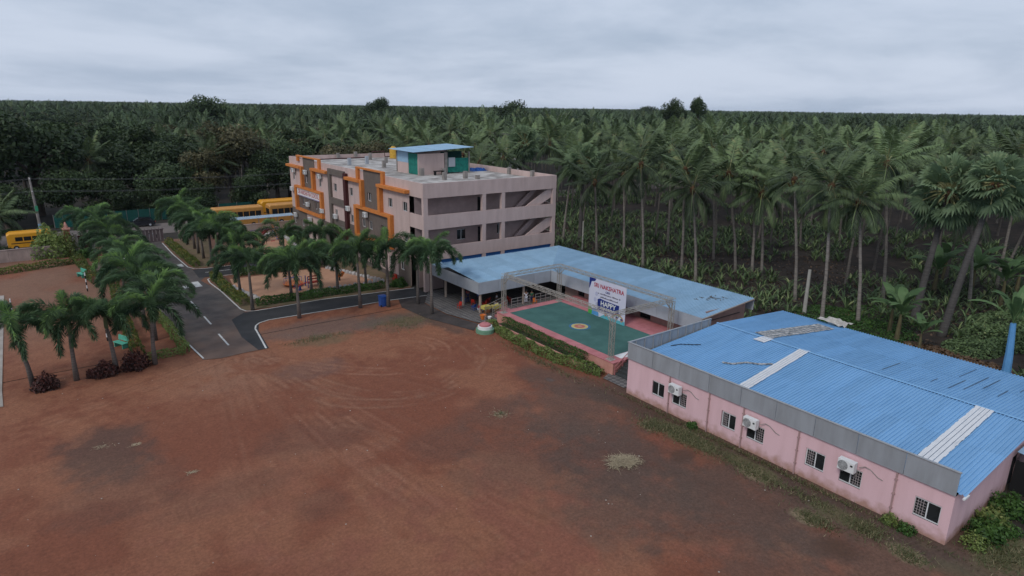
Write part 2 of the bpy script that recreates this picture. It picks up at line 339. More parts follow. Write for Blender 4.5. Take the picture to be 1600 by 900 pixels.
def smooth(pts, n=6):
    o = []
    P = [pts[0]]+list(pts)+[pts[-1]]
    for i in range(1, len(P)-2):
        for k in range(n):
            t = k/n; a, b, c, d = [np.array(P[i+j], float) for j in (-1, 0, 1, 2)]
            o.append(tuple(.5*(2*b+(c-a)*t+(2*a-5*b+4*c-d)*t*t+(3*b-a-3*c+d)*t**3)))
    o.append(tuple(pts[-1])); return o

# ------------------------------------------------------------------ the setting: ground, yard, roads
def sheet(name, m, x0, x1, y0, y1, z, kind='structure', nx=1, ny=1):
    b = MB()
    b.face([(x0, y0, z), (x1, y0, z), (x1, y1, z), (x0, y1, z)]); o = b.build(name, m); return tag(o, kind=kind)
M_LAND = mat('forest_floor', (.040, .032, .025), (.022, .020, .015), .25, .95, .4, 3, detail=9)
sheet('ground', M_LAND, -4500, 4500, -4500, 4500, -.03)

BASE = np.array([.188, .066, .037]); ORN = np.array([.255, .108, .060]); DRK = np.array([.098, .062, .047]); GRY = np.array([.125, .10, .088]); PAL = np.array([.27, .135, .085]); OLV = np.array([.12, .105, .06])
TRK = [smooth(t) for t in ([(11.8, 53), (12.4, 40.2), (12.9, 31.9), (14.3, 24.8), (16, 17)], [(10.6, 53), (9.5, 44.7), (8.6, 38.6), (7.5, 30)], [(12.7, 53), (13.8, 38.1), (14.7, 29), (15.8, 20.7), (17, 14)],
       [(13.0, 52), (15.2, 37.1), (16.8, 28.3), (17.6, 23.2), (19, 15)], [(12.5, 52), (15.5, 42.5), (18.7, 38.5), (22.7, 38.1), (26.8, 40.6), (28.2, 43.2), (28.1, 46.5), (25, 49.5)],
       [(12.2, 51), (14.2, 41.4), (17.4, 37.9), (21.5, 37), (25.4, 39.2), (27.2, 43)], [(10.4, 53), (5, 50.5), (.5, 48.5), (-6, 46)], [(13.5, 36), (15.1, 33.1), (16.3, 26.2), (18.1, 21.2), (21, 18.2), (26, 15)],
       [(13.1, 33), (13.5, 28.2), (14.3, 21.8), (14.2, 16)], [(13.5, 50), (17.5, 45), (21, 42.5), (24.5, 43), (26.3, 45.5), (25, 48.5), (21, 49.5)])]
def soil(x, y):
    n1 = fbm(x*.16, y*.16, 1); n2 = fbm(x*.55, y*.55, 20); n3 = fbm(x*1.9, y*1.9, 40); n4 = fbm(x*.9+.35*y, y*.13, 60)
    S = lambda a, lo, hi: (lambda t: t*t*(3-2*t))(np.clip((a-lo)/(hi-lo), 0, 1))
    c = np.empty(x.shape+(3,)); c[:] = BASE
    def blend(col, w): c[:] = c*(1-w[..., None])+np.asarray(col)*w[..., None]
    blend(ORN, S(n1+.35*(n2-.5), .42, .66)*.8)
    blend(np.array([.195, .066, .045]), S(n2*.6+n1*.4, .5, .68)*.55*S(-y, -44, -20))
    blend(ORN*1.08, S(y, 38, 50)*.55*S(n3, .3, .6))
    # dusty fan at the road end
    blend(PAL, np.exp(-(((x-9.5)/3.2)**2+((y-49)/4.2)**2))*.85*S(n2, .25, .6))
    def blob(cx, cy, rx, ry, w, col=DRK, rot=0):
        u = (x-cx)*math.cos(rot)+(y-cy)*math.sin(rot); v = -(x-cx)*math.sin(rot)+(y-cy)*math.cos(rot)
        d = (u/rx)**2+(v/ry)**2+1.6*(n2-.5)+.9*(n3-.5)
        blend(col, S(-d, -1.35, -.1)*w)
    blob(1.2, 41.2, 2.9, 4.3, .72, np.array([.085, .055, .043])); blob(1.6, 36.2, 3.5, 3., .3)
    blob(25.6, 23.5, 4.2, 5.5, .78, np.array([.080, .054, .044])); blob(27.5, 29, 4, 6, .68, np.array([.105, .068, .052])); blob(30, 34, 2.4, 5, .7); blob(28.5, 16, 4, 5.5, .68); blob(29.5, 10, 5, 4.5, .75)
    blob(23, 32, 3.5, 3, .45); blob(18.3, 30.8, 2.5, 2.2, .35); blob(22.5, 20, 4.5, 4, .66); blob(21, 26, 4.5, 3.5, .45); blob(26, 17, 5, 5, .5); blob(12, 36, 4, 2.5, .3); blob(9.5, 29, 1.3, 1.6, .25)
    blob(15.5, 46.5, 3, 2, .35, GRY); blob(20, 55.5, 8, 2.6, .6, GRY, -.12); blob(27.5, 53.5, 4.5, 3, .7, np.array([.13, .10, .075])); blob(18.5, 52.5, 3, 1.5, .55, OLV)
    blob(29.6, 50.5, 1.3, 3.8, .75); blob(6, 33, 5, 2, .25); blob(24, 12, 4, 3, .5)
    # left court
    blend(np.array([.20, .115, .078]), S(y, 58, 76)*.75*S(n1, .2, .55))
    # wheel tracks
    for i, t in enumerate(TRK):
        d = segdist(x, y, t); on = S(n2+.3*n3, .48, .72)*S(np.hypot(x-t[-1][0], y-t[-1][1]), 1, 7)
        if i < 4 or i in (7, 8): on = on*S(y, 16, 40)*.8+on*.15
        lane = np.exp(-((d-.62)/.12)**2)+.6*np.exp(-(d/.5)**2)*S(n3, .4, .7)
        blend(PAL*.95 if i % 3 else np.array([.33, .16, .10]), lane*on*(.5 if i in (4, 5, 9) else .28)); blend(BASE*.62, np.exp(-((d-.95)/.10)**2)*on*.3); blend(BASE*.7, np.exp(-((d-.3)/.12)**2)*S(n3, .45, .6)*.3)
    blend(c*.6, S(n4, .58, .72)*.12)
    # fan of drive marks spreading from the road end
    an = np.arctan2(x-11.3, 58-y); rr_ = np.hypot(x-11.3, y-58); fade = S(rr_, 5, 12)*S(-rr_, -48, -25)*S(x, 3, 10)*S(-an, -1.0, -.6)
    f1 = fbm(an*34, rr_*.06, 91); f2 = fbm(an*80, rr_*.12+7, 95)
    blend(PAL*.92, S(f1, .56, .74)*fade*.12); blend(BASE*.6, S(f2, .6, .76)*fade*.13)
    # damp strip and thin grass along the hall
    e = 31.9-x+1.2*(n2-.5)
    blend(np.array([.075, .052, .04]), S(-e, -2.3, -.6)*S(-y, -34, -30)*.8)
    blend(OLV*.8, np.exp(-((x-31.1)/.9)**2)*S(n2, .4, .6)*S(-y, -27, -25)*.6)
    blend(np.array([.30, .21, .13]), S(n3, .68, .76)*.08*S(n1, .45, .6))
    GRN = np.array([.125, .12, .055]); STR = np.array([.31, .25, .15])
    for a_ in ((30.9, 22.6, .9, 2.8, .75, GRN), (30.2, 25.0, .7, .8, .6, STR), (30.6, 17.4, .6, 1.0, .55, STR), (31.2, 18.5, .6, 2.2, .6, GRN), (29.3, 13.4, .7, 1.0, .55, STR), (30.8, 12.5, .7, 1.8, .55, GRN), (30.4, 9.3, .6, .9, .5, STR), (34.6, 6.6, 3, 1.3, .7, GRN), (25.5, 23.0, .75, .65, .55, STR), (23.0, 31.9, .4, .4, .4, STR), (26.8, 53.0, 2.6, 1.3, .4, GRN)): blob(*a_)
    wet = np.zeros(x.shape)
    for (px, py, rx, ry) in ((28.9, 21.3, 1.3, .75), (28.2, 11.4, 1.4, 1.3), (29.5, 34.4, .45, .6)):
        d = ((x-px)/rx)**2+((y-py)/ry)**2+1.1*(n2-.5); w = S(-d, -1.1, -.2); wet = np.maximum(wet, w*.8); 
        blend(np.array([.080, .042, .026]), w*.9)
    return c, wet
def soil_sheet(name, x0, x1, y0, y1, step, z=0.):
    xs = np.arange(x0, x1+1e-6, step); ys = np.arange(y0, y1+1e-6, step); X, Y = np.meshgrid(xs, ys, indexing='ij')
    c, wet = soil(X, Y); Z = z+.05*(fbm(X*.5, Y*.5, 80)-.5)*(1-wet); nx, ny = X.shape
    V = np.stack([X, Y, Z], -1).reshape(-1, 3); idx = np.arange(nx*ny).reshape(nx, ny)
    F = np.stack([idx[:-1, :-1], idx[1:, :-1], idx[1:, 1:], idx[:-1, 1:]], -1).reshape(-1, 4)
    me = bpy.data.meshes.new(name); me.vertices.add(len(V)); me.vertices.foreach_set('co', V.ravel()); me.loops.add(F.size); me.loops.foreach_set('vertex_index', F.ravel())
    me.polygons.add(len(F)); me.polygons.foreach_set('loop_start', np.arange(0, F.size, 4)); me.polygons.foreach_set('use_smooth', np.ones(len(F), bool))
    me.update(calc_edges=True)
    a = me.attributes.new('col', 'FLOAT_COLOR', 'POINT'); a.data.foreach_set('color', np.concatenate([c.reshape(-1, 3), np.ones((len(V), 1))], 1).astype(np.float32).ravel())
    a = me.attributes.new('wet', 'FLOAT', 'POINT'); a.data.foreach_set('value', wet.ravel().astype(np.float32))
    me.materials.append(M_SOIL); o = link(name, me); return tag(o, kind='structure')
M_SOIL = vcolmat('red_earth')
soil_sheet('dirt_yard', -14, 36.5, 2, 56.96, .14)
soil_sheet('court_ground', -14, 33.3, 57.0, 107, .5)

def poly_sheet(name, m, pts, z, parent=None):
    b = MB(); b.face([(x, y, z) for x, y in pts]); o = b.build(name, m, parent)
    if parent is None: tag(o, kind='structure')
    return o
def ribbon(b, pts, w, z):
    for i, (p, q) in enumerate(zip(pts[:-1], pts[1:])):
        p = Vector(p); q = Vector(q); d = (q-p).normalized(); n = Vector((-d.y, d.x))*w/2; e = d*w*.2
        b.face([(*(p-e+n), z), (*(p-e-n), z), (*(q+e-n), z), (*(q+e+n), z)])
ZR = .035
road = poly_sheet('road', M_ASPH, [(8.95, 53.3), (10.2, 52.9), (12.4, 53.05), (14.0, 53.0), (14.6, 58), (15.2, 60.0), (16.3, 60.55), (15.1, 64.1), (14.95, 73.5), (14.1, 79.2), (14.8, 80.5), (14.4, 85.9), (14.0, 95.6), (14.1, 106), (8.2, 106), (8.25, 71), (8.25, 65), (8.5, 60)], ZR)
poly_sheet('side_road', M_ASPHD, [(13.2, 53.05), (14.05, 53.0), (14.6, 58), (15.2, 60.0), (16.3, 60.57), (24.5, 60.2), (33.3, 59.5), (33.3, 62.9), (29.7, 63.4), (22.8, 64.1), (14.94, 64.1), (13.4, 62.5), (12.9, 57)], ZR+.006)
poly_sheet('dark_apron', mat('tarred_earth', (.075, .06, .055), (.045, .038, .036), .8, .95, .2, 20, detail=8), [(29.0, 52.6), (30.8, 46.9), (32.2, 48.3), (31.15, 52.5), (31.25, 57), (33.3, 59.45), (29.6, 59.7), (28.6, 57)], ZR+.003)
poly_sheet('playground_lane', M_ASPHD, [(14.2, 80.6), (30, 80.4), (30, 84.9), (14.4, 85.2)], ZR+.004)
mk = MB()
ribbon(mk, [(9.05, 53.6), (8.55, 60), (8.35, 64.9), (8.35, 71), (8.3, 84), (8.3, 104)], .13, ZR+.012)
ribbon(mk, [(13.85, 53.1), (14.35, 57.2), (14.5, 58.6), (14.8, 59.5), (15.3, 60.1), (16.3, 60.5), (19.3, 60.35), (24.5, 60.05), (28.2, 60.0), (33, 59.35)], .14, ZR+.012)
ribbon(mk, [(33.1, 62.8), (29.7, 63.3), (22.8, 64.2), (17.3, 64.05), (15.9, 64.1), (15.25, 64.5), (14.98, 65.5), (14.95, 73.4), (14.75, 77.5), (14.9, 79.4), (15.6, 80.2), (19, 80.2)], .14, ZR+.012)
ribbon(mk, [(20, 85), (15.8, 85.05), (14.7, 85.6), (14.2, 87), (14.0, 95.6), (14.1, 104.5)], .14, ZR+.012)
mk.build('edge_line', M_LINE, road)
for (y0, y1, x) in ((55.6, 59, 11.45), (62.2, 65, 11.5), (68.2, 71.1, 11.5), (74.2, 77, 11.5), (80.4, 83, 11.4), (86.4, 89, 11.3), (92.4, 95, 11.25), (98.5, 101, 11.2)):
    b = MB(); ribbon(b, [(x, y0), (x-.02, y1)], .15, ZR+.012); b.build('lane_dash', M_LINE, road)
for (x0, x1, y0, y1) in ((13.05, 13.75, 76.5, 79.0), (11.9, 12.4, 76.6, 77.8), (13.3, 13.9, 87.6, 89.2)):
    b = MB(); b.face([(x0, y0, ZR+.012), (x1, y0, ZR+.012), (x1, y1, ZR+.012), (x0, y1, ZR+.012)]); b.build('road_patch_marking', M_LINE, road)
b = MB(); ribbon(b, [(15.4, 82.9), (19, 82.7)], .14, ZR+.016); b.build('lane_dash', M_LINE, road)
sheet('public_road', M_ROADD, -200, 200, 112.6, 122.6, .01)
poly_sheet('gateway_apron', M_ROADD, [(7.5, 106), (15, 106), (15, 113), (7.5, 113)], .02)
poly_sheet('forecourt', M_ROADD, [(-30, 103), (2, 103), (2, 112.6), (-30, 112.6)], .022)
poly_sheet('bus_yard', mat('bus_yard_earth', (.10, .075, .06), None, .6, .95), [(18, 105.6), (60, 105.6), (60, 119.5), (18, 119.5)], .024)
poly_sheet('play_area', M_SAND, [(22, 89.6), (28.4, 89), (29.6, 92), (30.7, 102.8), (23.5, 100), (21.5, 96)], .045)
poly_sheet('play_area', M_SAND, [(17.6, 67.2), (31.3, 67.3), (30.5, 71), (28, 77.5), (17, 78), (16.5, 73.4)], .045)
M_LAWN = mat('lawn_turf', (.10, .13, .035), (.06, .085, .025), .8, .95, .4, 25, detail=8)
poly_sheet('lawn', M_LAWN, [(28.6, 86), (33.3, 86), (33.3, 105), (22, 105), (22.6, 100.4), (30.8, 103.1), (29.9, 92), (28.6, 88.9)], .05)
poly_sheet('verge', mat('verge_earth', (.20, .13, .085), (.13, .11, .055), .9, .95, .3, 15), [(15.1, 64.7), (33.2, 63.4), (33.2, 67), (17.2, 66.9), (16.4, 73.5), (16.8, 79.4), (15.1, 79), (15.1, 73.5)], .04)
poly_sheet('verge', MATS['verge_earth'], [(14.9, 86), (16.8, 85.6), (20.5, 104.8), (14.4, 104.8), (14.3, 95.6)], .04)
poly_sheet('verge', MATS['verge_earth'], [(28.3, 78), (31, 67.2), (33.3, 67.2), (33.3, 80), (28.3, 80)], .042)
paving = poly_sheet('paving', M_TILE, [(32.3, 48.4), (34.3, 47.75), (46.4, 47.75), (46.4, 60.4), (33.6, 60.4), (31.3, 57), (31.2, 52.5)], .10)
poly_sheet('paving_pad', M_TILE, [(33.0, 30.0), (34.9, 30.0), (34.9, 33.0), (33.0, 32.2)], .06)
poly_sheet('pathway_slab', mat('pale_slab', (.40, .35, .31), (.30, .26, .225), .8, .9, .1), [(-9, 84.3), (-4.1, 84.1), (-3.9, 55), (-3.8, 52), (-9, 53)], .05)
poly_sheet('stone_path', mat('path_stone', (.21, .14, .11), (.12, .09, .08), 1.2, .9, .2), [(5.0, 84), (6.2, 84), (6.0, 95.5), (4.6, 95.5)], .045)
M_GROVE = mat('grove_soil', (.048, .034, .027), (.020, .016, .013), .6, .95, .5, 4, detail=9)
poly_sheet('grove_soil', M_GROVE, [(53, 0), (190, 0), (190, 150), (53, 112)], -.005)
poly_sheet('grove_soil', M_GROVE, [(36.2, -20), (53, -20), (53, 30), (41.9, 30), (41.9, 0)], -.010)

# ------------------------------------------------------------------ walls with real openings
def wall_x(b, X, y0, y1, z0, z1, holes, depth=.14, sgn=1):
    """wall face at X (outer side towards -x) with rectangular openings and reveals depth deep"""
    H = [(max(a, y0), min(c, y1), max(d, z0), min(e, z1)) for a, c, d, e in holes if a < y1-.02 and c > y0+.02 and d < z1-.02 and e > z0+.02]
    ys = sorted({y0, y1, *[h[0] for h in H], *[h[1] for h in H]}); zs = sorted({z0, z1, *[h[2] for h in H], *[h[3] for h in H]})
    for i in range(len(ys)-1):
        run = None
        for k in range(len(zs)-1):
            cy = (ys[i]+ys[i+1])/2; cz = (zs[k]+zs[k+1])/2
            if any(h[0] < cy < h[1] and h[2] < cz < h[3] for h in H): continue
            b.face([(X, ys[i], zs[k]), (X, ys[i], zs[k+1]), (X, ys[i+1], zs[k+1]), (X, ys[i+1], zs[k])])
    for (a, c, d, e) in H:
        q = X+depth
        b.face([(X, a, d), (q, a, d), (q, a, e), (X, a, e)]); b.face([(X, c, d), (X, c, e), (q, c, e), (q, c, d)])
        b.face([(X, a, d), (X, c, d), (q, c, d), (q, a, d)]); b.face([(X, a, e), (q, a, e), (q, c, e), (X, c, e)])
def wall_y(b, Y, x0, x1, z0, z1, holes, depth=.14):
    t = MB(); wall_x(t, Y, x0, x1, z0, z1, holes, depth)
    i = len(b.v); b.v += [(y, x, z) for x, y, z in t.v]; b.f += [tuple(k+i for k in q) for q in t.f]; b.t += t.t

WINM = {}
def window(parent, root, X, y0, y1, z0, z1, axis='x', grille=None, sashes=2):
    """window set in an opening of a wall facing -x (or -y): frame, panes, optional grille; meshes shared by size"""
    w = round(y1-y0, 1); h = round(z1-z0, 1); key = (w, h, axis, grille, sashes)
    if key not in WINM:
        def sw(b):
            if axis == 'y': b.v = [(y, x, z) for x, y, z in b.v]
            return b
        f = MB(); t = .05
        f.box(.0, .07, 0, w, 0, t).box(0, .07, 0, w, h-t, h).box(0, .07, 0, t, t, h-t).box(0, .07, w-t, w, t, h-t)
        for k in range(1, sashes): f.box(.005, .06, w*k/sashes-.028, w*k/sashes+.028, t, h-t)
        f.box(-.05, .0, -.04, w+.04, -.06, .0)
        pn = MB()
        for k in range(sashes):
            if k != grille: pn.box(.03, .045, w*k/sashes+.035, w*(k+1)/sashes-.035, t, h-t)
        gr = None
        if grille is not None:
            gr = MB(); a = w*grille/sashes+.06; c = w*(grille+1)/sashes-.06
            for k in range(1, 4): yy = a+(c-a)*k/4; gr.box(-.012, .004, yy-.012, yy+.012, t, h-t)
            for k in range(1, 6): zz = t+(h-2*t)*k/6; gr.box(-.020, -.014, a, c, zz-.012, zz+.012)
            gr = sw(gr).mesh('grille', mat('grille_paint', (.38, .33, .33), None, 3, .6))
            bk = MB().box(.05, .06, a-.03, c+.03, t, h-t); pn.v += [(x, y, z) for x, y, z in bk.v]; pn.f += [tuple(q+len(pn.v)-8 for q in f_) for f_ in bk.f]; pn.t += bk.t  # no glass here: dark backing sheet stands in for the unlit interior
        WINM[key] = (sw(f).mesh('window', M_FRAME), sw(pn).mesh('pane', M_GLASS), gr)
    fm, pm, gm = WINM[key]
    o = link('window', fm, parent)
    o.location = ((X, y0, z0) if axis == 'x' else (y0, X, z0)); o.location -= root.location
    link('pane', pm, o)
    if gm: link('grille', gm, o)
    return o
ACM = {}
def ac_unit(X, y0, y1, z0, label, group):
    """split air-conditioner outdoor unit hung on a wall facing -x"""
    w = .86; h = .6
    if not ACM:
        c = MB().box(-.52, -.18, 0, w, 0, h).box(-.535, -.52, .54, w-.02, .02, h-.02)
        ACM['casing'] = c.mesh('casing', M_WHITE)
        g = MB()
        for k in range(6):
            r = .06+.04*k; pts = [(-.54, .28+r*math.cos(a*math.pi/9), .30+r*math.sin(a*math.pi/9)) for a in range(19)]; g.tube(pts, .011, 4, False)
        for k in range(8):
            a = k*math.pi/4; g.bar((-.54, .28, .30), (-.54, .28+.27*math.cos(a), .30+.27*math.sin(a)), .014)
        ACM['fan_guard'] = g.mesh('fan_guard', mat('guard_grey', (.45, .45, .45), None, 3, .5))
        ACM['fan_shade_disc'] = MB().tube([(-.522, .28, .3), (-.532, .28, .3)], .25, 18).mesh('fan_shade_disc', mat('fan_shadow_grey', (.11, .11, .115), None, 3, .6))  # dark disc on the casing, paints in the shade behind the guard
        ACM['badge'] = MB().box(-.54, -.535, .66, .78, .36, .46).mesh('badge', M_BLACK)
        ACM['bracket'] = MB().box(-.5, 0, .06, .10, -.05, -.002).box(-.5, 0, w-.10, w-.06, -.05, -.002).box(-.04, 0, .06, .10, -.35, -.05).box(-.04, 0, w-.10, w-.06, -.35, -.05).mesh('bracket', M_CONC)
    t = thing('air_conditioner', label, 'air conditioner', (X, (y0+y1)/2+w/2, z0), 0, group)
    # the fan sits on the far (left) end seen from the front: mirror by rotating layout along -y
    for k, me in ACM.items():
        o = link(k, me, t); o.scale = (1, -1, 1)
    return t

# ------------------------------------------------------------------ school building
SX0, SX1, SY0, SY1 = 33.33, 52., 60.575, 103.87
sch = thing('school_building', 'three storey pink and brown school building with orange frames and open corridors', 'building', (33.33, 60.575, 0))
WT = [(101.75, 102.6), (98.4, 98.95), (95.9, 96.8), (92.95, 93.5), (90.4, 91.3), (87.3, 87.75), (84.65, 85.75), (81.95, 82.35), (79.3, 80.3), (76.0, 76.65), (73.55, 74.65), (70.5, 71.1), (67.95, 69.0), (64.25, 65.35)]
WM = [(101.6, 102.55), (98.1, 99.15), (95.7, 96.7), (92.6, 93.45), (90.9, 91.4), (87.4, 87.75), (84.85, 85.65), (82.0, 82.4), (79.4, 80.35), (75.65, 76.75), (73.55, 74.65), (70.0, 71.15), (68.4, 69.0), (64.25, 65.25)]
WL = [(102.5, 103.4), (98.8, 99.8), (96.0, 96.95), (91.3, 92.2), (77.6, 78.6), (74.2, 75.3), (71.2, 72.2), (68.2, 69.2), (65.3, 66.3)]
holes = [(a, b, 8.5, 9.55) for a, b in WT]+[(a, b, 4.98, 6.02) for a, b in WM]+[(a, b, 1.5, 2.55) for a, b in WL]
b = MB(); wall_x(b, SX0, 63.7, SY1, 0, 12.0, holes); b.build('wall', M_PINK, sch)
# brown and framed zones stand proud of the wall
def panel(y0, y1, z0, z1, proud, m, name='wall_panel'):
    b = MB(); wall_x(b, SX0-proud, y0, y1, z0, z1, holes, proud+.02)
    if proud > .02:
        x = SX0-proud
        b.face([(x, y0, z0), (x, y0, z1), (SX0, y0, z1), (SX0, y0, z0)]); b.face([(x, y1, z0), (SX0, y1, z0), (SX0, y1, z1), (x, y1, z1)])
        b.face([(x, y0, z1), (x, y1, z1), (SX0, y1, z1), (SX0, y0, z1)]); b.face([(x, y0, z0), (SX0, y0, z0), (SX0, y1, z0), (x, y1, z0)])
    b.build(name, m, sch)
panel(97.3, 103.86, .0, 4.1, .04, M_BROWN)
panel(92.7, 97.4, 7.9, 12.3, .06, M_BROWN)
panel(90.4, 100.3, 4.35, 7.6, .05, M_BROWN)
panel(70.6, 75.6, 7.6, 12.3, .06, M_BROWN)
panel(68.3, 77.5, 3.95, 7.3, .05, M_BROWN)
panel(78.5, 91, .0, 3.75, .04, M_BROWN)
panel(78.0, 86.2, 3.79, 4.7, .045, M_BROWN)
panel(63.75, 66.8, .0, 3.35, .04, M_BROWN)
panel(66.8, 78.4, 0, .6, .04, M_BROWN)
for y0, y1, z0, z1 in ((86.3, 87.1, 3.7, 11.5), (81.5, 86.3, 10.75, 11.5), (81.5, 86.3, 6.75, 7.6)):
    box('brown_frame', M_BROWN, sch, SX0-.3, SX0+.02, y0, y1, z0, z1)
box('downpipe_shaft', M_MAROON, sch, SX0-.42, SX0+.02, 80.65, 81.45, 0, 11.3)
def oframe(y0, y1, z0, z1, p=.5): box('orange_frame', M_ORANGE, sch, SX0-p, SX0+.03, y0, y1, z0, z1)
oframe(97.85, 103.9, 10.55, 10.9, .62); oframe(97.2, 97.85, 7.85, 10.9)         # canopy + leg
oframe(89.75, 100.95, 7.55, 7.85); oframe(100.3, 100.95, 4.4, 7.55); oframe(89.75, 90.4, 4.4, 7.55, .45); oframe(89.75, 100.95, 4.05, 4.4)
oframe(90.1, 99.6, 12.3, 12.5, .32); oframe(98.95, 99.6, 11.6, 12.3, .3); oframe(90.1, 90.75, 11.05, 12.3, .3)
oframe(87.2, 93.2, 10.7, 11.05, .62); oframe(92.55, 93.2, 7.85, 10.7)
oframe(76.1, 80.6, 10.6, 10.95, .62); oframe(75.45, 76.1, 7.6, 10.95); oframe(69.6, 77.4, 12.3, 12.5, .32); oframe(76.75, 77.4, 10.95, 12.3, .3); oframe(69.6, 70.25, 11.0, 12.3, .3)
oframe(63.6, 70.95, 10.65, 11.0, .62); oframe(70.3, 70.95, 7.65, 10.65)
oframe(67.7, 78.15, 7.3, 7.65); oframe(77.5, 78.15, 3.95, 7.3); oframe(67.7, 68.35, 3.95, 7.3); oframe(67.7, 78.15, 3.6, 3.95)
for (a, c, d, e) in holes: window(sch, sch, SX0+.1, a, c, d, e, sashes=2 if c-a > .7 else 1)
# horizontal siding boards at the corridor end
sid = MB().box(SX0-.022, SX0+.01, 63.72, 67.6, 0, .23).mesh('siding_board', M_PINK)
for zz in [3.5+.26*k for k in range(28)]:
    if 4.75 < zz < 6.0 or 8.25 < zz < 9.5:
        for (a, c) in ((63.72, 64.2), (65.4, 67.6)):
            box('siding_board', M_PINK, sch, SX0-.022, SX0+.01, a, c, zz, zz+.235)
    else:
        o = link('siding_board', sid, sch); o.location = Vector((0, 0, zz))-sch.location
# corridors on the gable side
for z0, z1 in ((10.4, 12.0), (6.96, 8.52), (3.49, 4.95)):
    b = MB().box(SX0, SX1, SY0, SY0+.16, z0, z1).box(SX0, SX0+.16, SY0+.16, 63.7, z0, z1).box(SX1-.16, SX1, SY0+.16, 62.75, z0, z1); b.build('corridor_parapet', M_PINK, sch)
for z in (10.62, 7.18, 3.7): box('floor_slab', M_CORR, sch, SX0+.17, SX1-.17, SY0+.17, 62.55, z, z+.2)
for x0, x1 in ((33.36, 33.9), (41.0, 41.5), (43.7, 44.2), (51.45, 51.97)):
    for z0, z1 in ((8.52, 10.4), (4.95, 6.96), (0, 3.49)): box('column', M_PINK, sch, x0, x1, SY0+.012, SY0+.42, z0, z1)
ch = [(41.65, 42.35, 7.4, 9.8), (41.7, 42.35, 3.9, 6.3), (38.8, 39.95, 5.0, 6.25), (44.5, 45.15, 5.15, 6.4)]
b = MB(); wall_y(b, 62.6, SX0, SX1, 0, 11.3, ch); b.build('corridor_wall', M_CORR, sch)
for a, c, d, e in ch[:2]: box('door', M_DARK, sch, a, c, 62.72, 62.76, d, e)
for a, c, d, e in ch[2:]: window(sch, sch, 62.68, a, c, d, e, 'y')
for a, c in ((35.6, 41), (41.5, 43.7), (44.2, 51.4)): box('ground_floor_screen', M_BLUEP, sch, a, c, SY0+.2, SY0+.24, 2.2, 3.45)
box('ground_floor_wall', M_CORR, sch, 34.0, 51.4, SY0+.6, SY0+.7, 0, 3.4)
for z in (0, -3.57):   # stair flights behind the last bay
    b = MB(); b.prism([(47.2, 8.3+z), (49.2, 8.3+z), (51.5, 9.35+z), (51.9, 10.35+z), (50.8, 10.35+z)], 'y', 60.85, 61.0); b.build('stair_flight', M_PINK, sch)
    b = MB(); b.prism([(46.6, 8.3+z), (47.6, 8.3+z), (50.2, 10.35+z), (49.2, 10.35+z)], 'y', 61.85, 62.0); b.build('stair_flight', M_CORR, sch)
    b = MB()
    for k in range(8): b.box(46.9+.4*k, 47.35+.4*k, 61.02, 61.84, 7.0+z+.22*k, 7.22+z+.22*k)
    b.build('stair_steps', M_CORR, sch)
# other faces, deck and parapets
box('wall', M_PINK, sch, SX0+.2, SX1, SY1-.02, SY1+.15, 0, 12.0)
box('wall', M_PINK, sch, SX1-.15, SX1, 62.77, SY1-.03, 0, 12.0)
deck = box('roof_deck', M_DECK, sch, SX0+.16, SX1-.17, SY0+.17, SY1-.03, 11.05, 11.3)
box('parapet', M_PINK, sch, SX0+.01, SX0+.15, 63.71, SY1-.03, 11.31, 12.01)
for x, y, hh, m in ((41.4, 92.5, 1.2, M_GREYL), (45.3, 99.8, 1.1, M_CONC), (44.9, 93.2, .9, M_CONC), (41.3, 86.4, 1.0, M_CONC), (40.9, 80.2, 1.0, M_CONC), (40.6, 73.9, .95, M_CONC), (43.9, 74.0, .8, M_CONC), (40.5, 68.1, .95, M_CONC), (43.7, 68.4, .9, M_CONC), (44.6, 67.0, .5, M_CONC), (41.3, 103.6, .95, M_CONC), (44.4, 103.6, 1.1, M_CONC), (38.4, 92, 1.05, M_GREYL), (51.7, 70, .9, M_CONC), (51.7, 65, .9, M_CONC)):
    box('column_stub', m, sch, x-.22, x+.22, y-.22, y+.22, 11.3, 11.3+hh)
b = MB().tube([(37, 100.5, 11.6), (43, 101, 11.6), (46, 101, 11.6), (46.2, 101, 12.5), (48.5, 101.2, 12.5), (48.6, 101.2, 11.6), (50.5, 101.3, 11.6)], .09, 6); b.build('roof_pipe', M_MAROON, sch)
# porch
px0, px1, py0, py1 = 30.6, 33.27, 81.1, 86.3
pc = box('porch_canopy', M_BROWN, sch, px0, px1, py0, py1, 2.95, 3.8)
box('canopy_top', mat('mossy_concrete', (.22, .20, .17), (.09, .085, .07), .9, .9, .1, detail=8), pc, px0+.12, px1, py0+.12, py1-.12, 3.81, 3.86)
for y in (py0+.1, py1-.5): box('porch_column', M_BROWN, sch, px0+.15, px0+.55, y, y+.4, 0, 2.95)
box('entrance_door', M_GLASS, sch, SX0-.08, SX0-.045, 82.2, 85.4, .1, 2.6)
me = text_mesh('Sri Nakshatra', .42, M_WHITE); o = link('canopy_lettering', me, pc); o.location = Vector((px0-.006, 84.1, 3.45))-sch.location; o.rotation_euler = (R(90), 0, R(-90))
